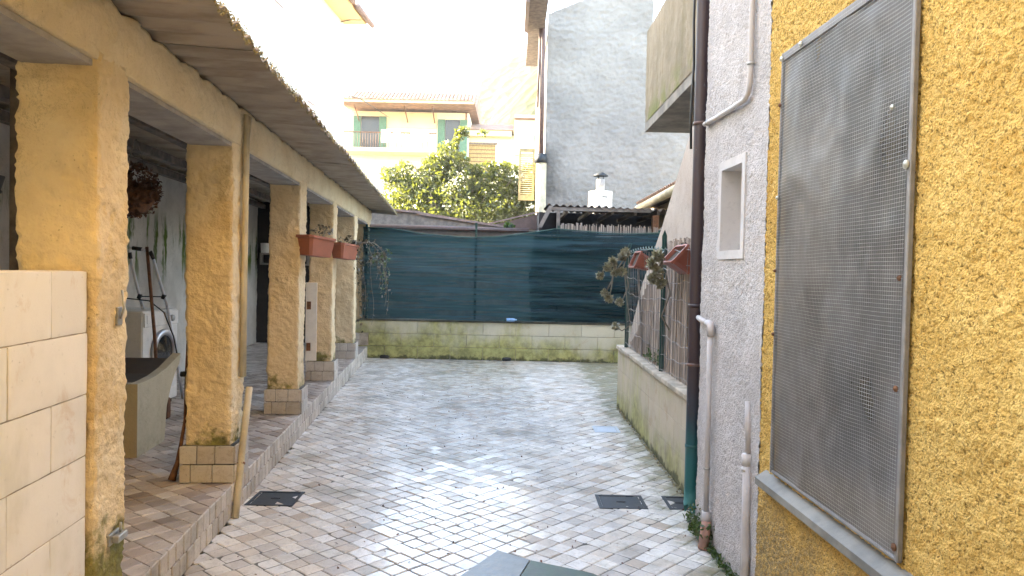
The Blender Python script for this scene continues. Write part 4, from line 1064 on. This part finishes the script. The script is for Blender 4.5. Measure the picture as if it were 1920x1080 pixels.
def vine(name, label, base, falls, seed, leaf='dry_leaf', cat='trailing plant', lsize=.022, n=16):
    t = thing(name, label, cat, base); R = np.random.RandomState(seed); b = MB(); Cs = []
    for (dx, dy, up, ln) in falls:
        pts = []; x = dx + R.uniform(-.05, .05); y = dy + R.uniform(-.05, .05); z = 0
        k = 14
        for i in range(k + 1):
            f = i / k; zz = up * math.sin(min(1, f * 3) * math.pi / 2) - ln * max(0, f - .2) / .8
            pts.append((x * min(1, f * 3) + .02 * math.sin(f * 9 + R.uniform(0, .8)), y * min(1, f * 3) + .02 * math.cos(f * 7 + R.uniform(0, .8)), zz))
        b.tube(pts, .0022, 4, False)
        for i in range(n):
            j = R.randint(1, k + 1); p = np.array(pts[j]); Cs.append(p + R.normal(0, .018, 3))
    part('stem', b, 'stem', t); V, Fq = leaves(np.array(Cs), lsize, 1.5, .2, seed); link('foliage', np_mesh('foliage', V, Fq, leaf, False), t)
    return t
va = vw(.08, 3.30, 1.74)
vine('dry_plant', 'dried leafless plant tuft in the pot on the third pillar', va, [(.02, .03, .10, -.02), (.06, .06, .14, .04), (-.03, .08, .10, .02), (.03, .12, .12, .05), (.0, .16, .08, .03)], 3, n=10)
vb = vw(.09, 5.15, 1.74)
vine('trailing_plant', 'long dry creeper trailing from the pot on the fourth pillar', vb, [(.1 + .02 * i, .05 + .03 * i, .08, .25 + .11 * (i % 8)) for i in range(15)] + [(-.02, -.1, .1, .1), (.0, -.15, .12, .05), (.14, .1, .04, 1.0), (.12, .12, .03, 1.05)], 5, n=15, lsize=.03)
vc = vw(.12, 6.95, 1.55)
vine('bushy_weed', 'loose yellow green plant beside the last pillars against the dark netting', vc, [(.22, .1, .15, .1), (.26, .2, .1, .3), (.2, .3, .1, .55), (.3, .25, .2, .05), (.15, .2, .2, .6), (.27, .1, .05, .35)], 8, leaf='weed', n=12, lsize=.035)

def succulent(name, label, base, branches, seed):
    t = thing(name, label, 'succulent', base); R = np.random.RandomState(seed); b = MB(); Vs = []; Fs = []; o = 0
    for pts, r in branches:
        b.tube(pts, .006, 5); c = np.array(pts[-1]); n = 90
        D = R.normal(size=(n, 3)); D /= np.linalg.norm(D, axis=1, keepdims=True); D[:, 2] += .15
        A = D; N = np.cross(A, R.normal(size=(n, 3))); N /= np.linalg.norm(N, axis=1, keepdims=True)
        s = r * R.uniform(.7, 1.1, (n, 1)); w = .016
        V = np.stack([c + A * s * .15, c + A * s * .7 + N * w * .7, c + A * s, c + A * s * .7 - N * w * .7], 1).reshape(-1, 3)
        link('rosette', np_mesh('rosette', V, np.arange(4 * n).reshape(n, 4), 'succulent', False), t)
    part('stem', b, 'stem', t, True)
    return t
# positions are metres from the pot rim
succulent('succulent', 'trailing succulent with many rosettes spilling from the far fence pot', (1.08, 7.05, 1.62),
    [([(0, 0, 0), (-.02, 0, .04), (-.04, 0, .03)], .055), ([(0, 0, 0), (-.06, .02, .02), (-.12, 0, -.03)], .06), ([(0, 0, 0), (-.1, 0, 0), (-.18, 0, -.08)], .055), ([(0, 0, 0), (-.15, 0, -.02), (-.24, .02, -.16)], .05),
     ([(-.02, 0, 0), (-.06, 0, -.06), (-.10, 0, -.13)], .055), ([(0, 0, 0), (-.02, 0, -.06), (-.03, 0, -.12)], .055), ([(-.08, 0, -.03), (-.13, 0, -.2), (-.19, 0, -.33)], .05), ([(-.1, 0, -.03), (-.13, 0, -.25), (-.15, 0, -.38)], .055),
     ([(0, 0, -.1), (.03, 0, -.25), (-.02, 0, -.38), (-.05, 0, -.41)], .055), ([(-.01, 0, -.1), (.02, 0, -.4), (.06, 0, -.62), (-.02, 0, -.68), (-.08, 0, -.64)], .05), ([(0, 0, 0), (.02, .05, .03), (0, .05, .06)], .06)], 4)
succulent('succulent', 'succulent clump hanging from the fence pot nearest the downpipe', (1.13, 5.46, 1.60),
    [([(0, 0, 0), (-.03, 0, .03), (-.06, 0, .02)], .06), ([(0, 0, 0), (-.06, .0, 0), (-.10, 0, -.04)], .055), ([(-.02, 0, 0), (-.04, 0, -.05), (-.05, 0, -.10)], .055), ([(-.02, 0, 0), (-.07, 0, -.1), (-.09, 0, -.15)], .05),
     ([(-.02, 0, 0), (-.03, 0, -.12), (-.03, 0, -.18)], .055), ([(0, 0, -.1), (.04, 0, -.25), (-.02, 0, -.42), (.04, 0, -.52)], .004)], 6)

# small weeds at the wall feet
def weeds(name, label, pts, n, size, seed, spread=.04, hgt=.06, m='weed'):
    R = np.random.RandomState(seed); P = np.array(pts); i = R.randint(len(P), size=n)
    C = P[i] + np.stack([R.normal(0, spread, n), R.normal(0, spread * 1.6, n), np.abs(R.normal(0, hgt, n))], 1)
    V, Fq = leaves(C, size, 1.6, .5, seed); o = link(name, np_mesh(name, V, Fq, m, False)); tag(o, label, 'weeds', kind='stuff'); return o
weeds('weeds', 'small dark green weeds growing behind the foot of the downpipe', [hp(-.02, .30, .02), hp(-.03, .2, .02), hp(-.02, .12, .02), hp(-.02, .02, .06)], 420, .020, 2, .02, .05)
weeds('weeds', 'sparse green weeds along the foot of the pale grey wall', [hp(-.02, y, .005) for y in np.arange(-.62, .0, .05)], 420, .014, 3, .014, .018)
weeds('weeds', 'tuft of pale weeds growing on the low wall coping by the fence post', [(1.30, 6.5, .72), (1.30, 6.75, .72), (1.32, 6.3, .72)], 260, .03, 4, .03, .06)
weeds('moss_strip', 'thin line of moss along the foot of the low wall', [(1.185, y, .0) for y in np.arange(4.5, 8.2, .1)], 700, .010, 5, .010, .008, 'moss')

# ---------------------------------------------------------------- sheds beyond the netting
sh = thing('lean_to_shed', 'open lean-to shed with corrugated roof edge behind the netting', 'shed', (0, 13.5, 0))
ys_ = np.linspace(.62, 2.95, 150); V = []
for yv, z in ((0, 2.71), (2.4, 2.80)):
    for x in ys_: V.append((x, yv, z - .03 * (x - .6) + .026 * math.cos(2 * math.pi * x / .13) * (1 + .3 * math.sin(x * 5))))
n = len(ys_); V2 = [(x, y, z - .012) for x, y, z in V]
Fq = [(i, i + 1, i + 1 + n, i + n) for i in range(n - 1)] + [(i + 2 * n, i + 3 * n, i + 1 + 3 * n, i + 1 + 2 * n) for i in range(n - 1)] + [(i, i + 2 * n, i + 1 + 2 * n, i + 1) for i in range(n - 1)]
link('corrugated_roof', np_mesh('corrugated_roof', V + V2, Fq, 'wood', True), sh)
part('fascia_board', MB().box(.66, 2.5, .02, .06, 2.60, 2.665), 'palewood', sh)
part('post', MB().box(.79, .85, .03, .11, 0, 2.60), 'palewood', sh, label='pale wooden post')
part('post', MB().box(2.55, 2.66, .03, .14, 0, 2.55), 'rust', sh, label='rusty brown post')
for k in range(5): part('rafter', MB().box(.95 + k * .42, 1.0 + k * .42, .07, 2.3, 2.56, 2.63), 'wood', sh)
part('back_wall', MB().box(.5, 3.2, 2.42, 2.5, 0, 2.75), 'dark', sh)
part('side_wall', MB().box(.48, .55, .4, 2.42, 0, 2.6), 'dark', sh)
part('leaning_beam', MB().prism([(.44, 2.28), (.52, 2.28), (.72, 2.68), (.64, 2.68)], -.05, .02, 'y'), 'palewood', sh)

s2 = thing('garden_shed', 'low shed with tin edged roof sloping down behind the left netting', 'shed', (0, 15, 0))
part('wall', MB().box(-4.6, .55, .3, .4, 0, 2.33), 'concrete', s2)
part('tin_edge', MB().prism([(-1.95, 2.585), (.02, 2.325), (.02, 2.36), (-1.95, 2.645)], -.02, .03, 'y'), 'tin', s2)
part('tin_edge', MB().prism([(-4.4, 2.76), (-1.9, 2.61), (-1.9, 2.655), (-4.4, 2.80)], -.03, .03, 'y'), 'tin', s2)
part('roof', MB().prism([(-4.4, 2.755), (-1.93, 2.62), (.03, 2.335), (.03, 2.31), (-4.4, 2.31)], .032, .295, 'y'), 'palewood', s2)
part('roof', MB().prism([(-.48, 2.40), (.5, 2.66), (.5, 2.34), (-.48, 2.34)], .2, 1.2, 'y'), 'brown_metal', s2)
part('roof_edge', MB().prism([(-.50, 2.425), (.5, 2.685), (.5, 2.715), (-.50, 2.455)], .17, .22, 'y'), 'tin', s2)
part('gutter', MB().tube([(-3.0, -.6, 2.30), (.3, -.6, 2.27)], .045, 10), 'brown_metal', s2, True)
weeds('grass_tuft', 'bright yellow green tuft on the shed roof edge', [(-.12, 14.9, 2.36), (-.05, 14.9, 2.36)], 160, .05, 9, .03, .035)

# ---------------------------------------------------------------- big grey building
gb = thing('grey_building', 'tall grey building with blank rough cement wall beyond the netting', 'building', (0, 17, 0))
def gb_wall():
    U, W = np.meshgrid(np.arange(.69, 5.0, .027), np.arange(0, 8.6, .027), indexing='ij')
    P = np.stack([U.ravel(), np.zeros(U.size), W.ravel()], 1)
    P[:, 1] = -(.010 * vnoise(P * np.array([1, 1, 1.7]), 9, 1) + .011 * (1 - 2 * np.abs(vnoise(P * np.array([1, 1, 1.6]), 19, 4))))
    idx = np.arange(U.size).reshape(U.shape); q = np.stack([idx[:-1, :-1], idx[1:, :-1], idx[1:, 1:], idx[:-1, 1:]], -1).reshape(-1, 4)
    cx = ((U[:-1, :-1] + U[1:, 1:]) / 2).ravel(); cz = ((W[:-1, :-1] + W[1:, 1:]) / 2).ravel()
    rake = 7.38 + np.clip(cx - .75, 0, 10) * .42
    keep = (cz < rake) & ~((cx > 3.09) & (cz > 6.3))
    return np_mesh('wall', P, q[keep], 'grey_building')
link('wall', gb_wall(), gb)
part('wall_core', MB().prism([(.70, 0), (5.0, 0), (5.0, 6.28), (3.08, 6.28), (3.08, 8.3), (.70, 7.33)], .03, 9.0, 'y'), 'grey_building', gb)
part('roof_eave', MB().box(.24, .62, -1.9, 3.0, 6.98, 7.10), 'wood', gb, label='dark wooden eave')
part('gutter', MB().prism([(.16, 6.97), (.24, 6.93), (.25, 7.2), (.14, 7.2)], -1.9, .1, 'y'), 'brown_metal', gb)
t = thing('rain_pipe', 'brown rain pipe with cream lower half on the grey building corner', 'downpipe', (0, 16.9, 0))
part('pipe', MB().tube([(.60, 0, 4.1), (.59, 0, 6.0), (.58, 0, 7.2)], .055, 12), 'brown_metal', t, True)
part('side_pipe', MB().tube([(.50, 0, 5.2), (.52, 0, 7.1)], .025, 8), 'brown_metal', t, True)
part('collar', MB().tube([(.60, 0, 3.95), (.60, 0, 4.15)], [.15, .13], 14), 'iron', t, True)
part('flue', MB().tube([(.62, 0, 0), (.61, 0, 3.95)], .12, 14), 'pvc_cream', t, True)
t = thing('window_shutter', 'open louvred shutter standing out left of the grey building', 'shutter', (.10, 17.25, 3.13))
part('frame', MB().box(0, .05, 0, .04, 0, 1.2).box(.32, .37, 0, .04, 0, 1.2).box(.05, .32, 0, .04, 0, .12).box(.05, .32, 0, .04, 1.12, 1.2), 'yellow_shutter', t)
for k in range(20): part('slat', MB().box(.05, .32, -.02, .02, -.004, .004, M4=Matrix.Translation((0, .02, .15 + k * .0485)) @ Matrix.Rotation(rad(35), 4, 'X')), 'yellow_shutter', t)

ch = thing('chimney', 'small white chimney with a round capped flue above the shed roof', 'chimney', (1.9, 16.3, 0), rad(28))
part('base', MB().box(-.19, .19, -.19, .19, 2.6, 3.27, bev=.01), 'white_house', ch)
part('slot', MB().box(-.08, .06, -.197, -.185, 3.12, 3.145), 'black', ch)
part('flue', MB().tube([(0, 0, 3.27), (0, 0, 3.53)], .095, 16, ), 'concrete', ch, True)
part('cap', MB().lathe([(0, .10), (.06, .08), (.16, .02), (.165, .0), (0, .01)], 16, (0, 0, 3.60)), 'iron', ch, True)
part('cap_leg', MB().tube([(-.07, 0, 3.53), (-.07, 0, 3.61)], .01, 5).tube([(.07, 0, 3.53), (.07, 0, 3.61)], .01, 5).tube([(0, .07, 3.53), (0, .07, 3.61)], .01, 5), 'iron', ch)

nh = thing('tiled_house', 'neighbouring house with half round gutter and clay tiled eave at right', 'house', (0, 0, 0))
part('gutter', MB().tube([(2.62, 15.6, 2.84), (2.62, 11.4, 2.87)], .075, 12), 'pvc_cream', nh, True)
part('wall', MB().box(2.95, 6.0, 11.5, 15.8, 0, 2.9), 'cream_house', nh)
part('soffit', MB().box(2.60, 3.0, 11.4, 15.6, 2.86, 2.89), 'wood', nh)
tm = MB(); 
for k in range(7):
    a = math.pi * k / 6; tm.v.append((-.075 * math.cos(a) , 0, .05 * math.sin(a))); 
for k in range(7):
    a = math.pi * k / 6; tm.v.append((-.06 * math.cos(a), .45, .04 * math.sin(a)))
tm.f = [(i, i + 1, i + 8, i + 7) for i in range(6)]
tme = mesh_of('roof_tile', tm, 'rooftile', True)
for i in range(25):
    for j in range(3): link('roof_tile', tme, nh, (2.58 + j * .4, 11.5 + i * .165, 2.93 + j * .15), (rad(20), 0, -math.pi / 2))

# ---------------------------------------------------------------- tall house at left
LX, LY, LZ = -4.17, 18.0, 7.34; LA = rad(-3.3)
lh = thing('white_house', 'tall white house rising above the left veranda roof', 'house', (LX, LY, 0), LA)
part('wall', MB().box(-9, 0, -17.0, 0, 0, LZ), 'white_house', lh)
part('soffit', MB().box(-9, .52, -17.2, -.0, LZ, LZ + .05), 'cream_house', lh)
part('roof', MB().prism([(.60, LZ + .052), (-4.2, LZ + 1.5), (-9.3, LZ + .052)], -17.3, .1, 'y'), 'rooftile', lh)
part('gutter', MB().tube([(.60, -17.3, LZ + .06), (.60, -1.4, LZ + .06)], .06, 8).tube([(.62, -1.2, LZ + .04), (.62, .2, LZ + .04)], .065, 8), 'tin', lh, True)
part('bracket', MB().tube([(0, -.35, LZ - .05), (.25, -.35, LZ + .0), (.5, -.35, LZ - .0)], .012, 5), 'wood', lh)
for (y, z) in ((-4.5, 6.3), (-7.0, 4.6), (-2.6, 4.9)):
    part('wall_mark', MB().box(-.0, .012, y, y + .45, z, z + .035), 'tin', lh)  # thin brown marks on the wall face

# ---------------------------------------------------------------- far houses
fh = thing('balcony_house', 'pale house with long balcony, laundry and tiled roof in the background', 'house', (0, 40, 0))
part('wall', MB().box(-16, -2.6, 1.5, 8, 0, 10.2), 'far_plaster', fh)
part('eave_shadow_band', MB().box(-9.0, -4.4, 1.44, 1.5, 9.3, 10.15), 'cream_house', fh)  # peach band paints the shadow cast by the eave on the wall
part('balcony_slab', MB().box(-9.3, -4.2, 0, 1.5, 7.75, 7.95), 'cream_house', fh)
for (x0, x1, z0, z1) in ((-8.6, -7.6, 8.0, 9.9), (-3.9, -3.1, 7.6, 9.8)): 
    w_ = part('window', MB().box(x0, x1, 1.40, 1.47, z0, z1), 'glass_dark', fh); part('shutter', MB().box(x1 + .02, x1 + .42, 1.34, 1.38, z0, z1), 'green_shutter', w_)
    part('shutter', MB().box(x0 - .42, x0 - .02, 1.34, 1.38, z0, z1), 'green_shutter', w_)
b = MB()
for x in np.arange(-9.2, -4.3, .14): b.tube([(x, .05, 7.95), (x, .05, 8.75)], .012, 4, False)
part('railing', b, 'rust', fh); part('hand_rail', MB().box(-9.25, -4.25, .02, .08, 8.75, 8.8), 'rust', fh)
part('roof', MB().prism([(-.9, 10.35), (1.5, 10.55), (4.5, 12.0), (8.5, 10.4)], -9.5, -2.2, 'x'), 'rooftile', fh)
b = MB()
for x in np.arange(-9.45, -2.2, .22): b.tube([(x, -.95, 10.37), (x, 1.5, 10.62), (x, 4.3, 11.95)], .075, 5)
link('tile_row', mesh_of('tile_row', b, 'rooftile'), fh, kind='stuff')
part('eave_board', MB().box(-9.5, -2.2, -.85, -.78, 10.2, 10.34), 'cream_house', fh)
for x in (-8.7, -6.0, -4.5): part('bracket', MB().tube([(x, 1.4, 9.6), (x, .0, 10.2)], .035, 5), 'rust', fh)
for i, (x, z, w_, h_) in enumerate(((-7.2, 8.9, .5, .7), (-6.55, 8.9, .4, .55), (-5.6, 8.85, .55, .8), (-5.0, 8.9, .35, .6))):
    o = part('laundry', MB().box(x, x + w_, -.12, -.10, z - h_, z), 'laundry'); o.location = (0, 40, 0); tag(o, ('broad pale sheet at the left end of the far balcony laundry', 'small pale cloth second from the left on the far balcony', 'tallest pale sheet hung on the far balcony rail', 'narrow pale cloth at the right end of the far balcony laundry')[i], 'laundry', 'laundry on the far balcony')
part('pipe', MB().tube([(-2.75, 1.4, 6.5), (-2.75, 1.4, 10.2)], .05, 6), 'rust', fh)
f2 = thing('yellow_roofed_house', 'low pale house with yellow eave and barred window behind the tree', 'house', (0, 42, 0))
part('wall', MB().box(-2.9, 3.5, 0, 6, 0, 9.1), 'far_plaster', f2)
part('eave', MB().box(-3.1, -.2, -.6, .0, 8.95, 9.25), 'cream_house', f2)
part('roof', MB().prism([(-.7, 9.27), (3, 10.3), (6.5, 9.27)], -3.2, -.1, 'x'), 'rooftile', f2)
part('roof', MB().prism([(-.9, 9.95), (3, 10.9), (6.5, 9.95)], -.05, 3.8, 'x'), 'rooftile', f2)
part('upper_wall', MB().box(-.05, 3.5, -.3, 0, 8, 9.93), 'white_house', f2)
w_ = part('window', MB().box(-2.7, -1.1, -.06, -.0, 6.5, 8.55), 'curtain', f2)
for z in np.arange(6.7, 8.5, .22): part('bar', MB().box(-2.7, -1.1, -.09, -.065, z, z + .03), 'rust', w_)
part('lintel', MB().box(-2.85, -1.0, -.1, -.0, 8.56, 8.66), 'wood', f2)
part('shutter', MB().box(1.05, 1.6, -.36, -.305, 8.1, 9.1), 'green_shutter', f2)

# ---------------------------------------------------------------- tree
tr = thing('evergreen_tree', 'dense glossy evergreen tree between the white house and grey building', 'tree', (-1.6, 23, 0))
R = np.random.RandomState(21); cs = []
blobs = [(-1.4, 0, 3.6, 1.15, 1.0), (-.3, 0, 3.9, 1.2, 1.05), (.9, .1, 3.7, 1.3, 1.1), (1.95, .2, 3.6, 1.15, 1.2), (2.2, .3, 4.3, .7, .6), (.9, .2, 4.3, .9, .6), (.3, -.2, 3.2, 2.2, 1.0), (-1.5, .1, 3.2, .9, 1.0), (-1.95, 0, 4.3, .62, .55), (-.4, 0, 4.9, .62, .6), (.0, 0, 5.5, .32, .42), (-.75, 0, 4.6, .6, .5), (1.3, 0, 4.4, .65, .45), (.2, -.3, 2.9, 1.9, .8), (-1.2, -.3, 2.9, 1.2, .7), (.25, 0, 5.75, .55, .16), (2.1, 0, 4.0, .5, .5)]
for (x, y, z, rx, rz_) in blobs:
    n = int(2600 * rx * rz_) + 200; D = R.normal(size=(n, 3)); D /= np.linalg.norm(D, axis=1, keepdims=True)
    rr = R.uniform(.35, 1, (n, 1)) ** .6; P = D * rr * np.array([rx, rx * .8, rz_]) + np.array([x, y, z])
    k = vnoise(P, 2.3, 7) + .6 * vnoise(P, 6, 8); cs.append(P[k > -.25])
C = np.concatenate(cs); V, Fq = leaves(C, .075, 1.9, .35, 12); link('crown', np_mesh('crown', V, Fq, 'leaf', False), tr)
part('trunk', MB().tube([(0, 0, 0), (.05, 0, 1.3), (-.05, 0, 2.6), (.0, 0, 4.2)], [.16, .12, .09, .04], 8), 'bark', tr, True)
b = MB()
for k in range(26):
    a = R.uniform(0, 6.28); l = R.uniform(.9, 1.9); z = R.uniform(1.8, 3.6); dx, dy = math.cos(a) * l, math.sin(a) * l * .7
    b.tube([(0, 0, z), (dx * .5, dy * .5, z + .35), (dx, dy, z + .8 + R.uniform(0, .6))], [.05, .03, .01], 5)
part('limb', b, 'bark', tr, True)
bt = thing('bare_tree', 'bare branches reaching over the far tiled roof', 'tree', (-10.5, 33, 0))
b = MB(); b.tube([(0, 0, 0), (.1, 0, 6), (.3, 0, 9.8)], [.2, .14, .08], 8); part('trunk', b, 'bark', bt, True)
b = MB()
for (z, dz) in ((10.3, -.1), (9.2, -.3)):
    b.tube([(.3, 0, 9.0), (2.6, 0, z), (3.6, 0, z - .25), (4.9, 0, z - .75 + dz)], [.06, .035, .025, .012], 5)
    b.tube([(3.6, 0, z - .25), (4.2, 0, z - .2), (4.7, .1, z - .35)], .01, 4)
part('branch', b, 'bark', bt, True)

# ---------------------------------------------------------------- hills
def hill(name, pts, y0, depth, seed, amp):
    xs = np.linspace(-160, 120, 220); ds = np.linspace(0, 1, 40); U, W = np.meshgrid(xs, ds, indexing='ij')
    top = np.interp(U, [p[0] for p in pts], [p[1] for p in pts])
    Z = top * (W ** .75); P = np.stack([U.ravel(), (y0 + W * depth).ravel(), Z.ravel()], 1)
    P[:, 2] += amp * (vnoise(P, .05, seed) + .5 * vnoise(P, .15, seed + 1) + .35 * vnoise(P, .5, seed + 2)) * np.clip(W.ravel() * 4, 0, 1); P[:, 2] -= 2
    idx = np.arange(U.size).reshape(U.shape); q = np.stack([idx[:-1, :-1], idx[1:, :-1], idx[1:, 1:], idx[:-1, 1:]], -1).reshape(-1, 4)
    return tag(link(name, np_mesh(name, P, q, 'hill')), kind='structure')
hill('hill', [(-160, 3), (-12, 5), (-6, 15), (-3, 22), (3, 28.5), (12, 34), (40, 38), (120, 24)], 58, 34, 3, .9)
hill('far_hill', [(-160, 8), (-40, 16), (-16, 28), (-8, 42), (3, 48), (30, 52), (120, 40)], 105, 45, 8, 1.5)

# ---------------------------------------------------------------- air
hz = MB(); hz.box(-240, 240, -65, 335, -2.2, 56)
hm = bpy.data.materials.new('pale_air'); hm.use_nodes = True; hn = hm.node_tree.nodes
hn.remove(hn['Principled BSDF']); pv = hn.new('ShaderNodeVolumePrincipled')
pv.inputs['Color'].default_value = (1, .97, .92, 1); pv.inputs['Density'].default_value = HAZE; pv.inputs['Anisotropy'].default_value = .0
hm.node_tree.links.new(pv.outputs[0], hn['Material Output'].inputs['Volume'])
o = part('haze', hz, hm, kind='stuff')
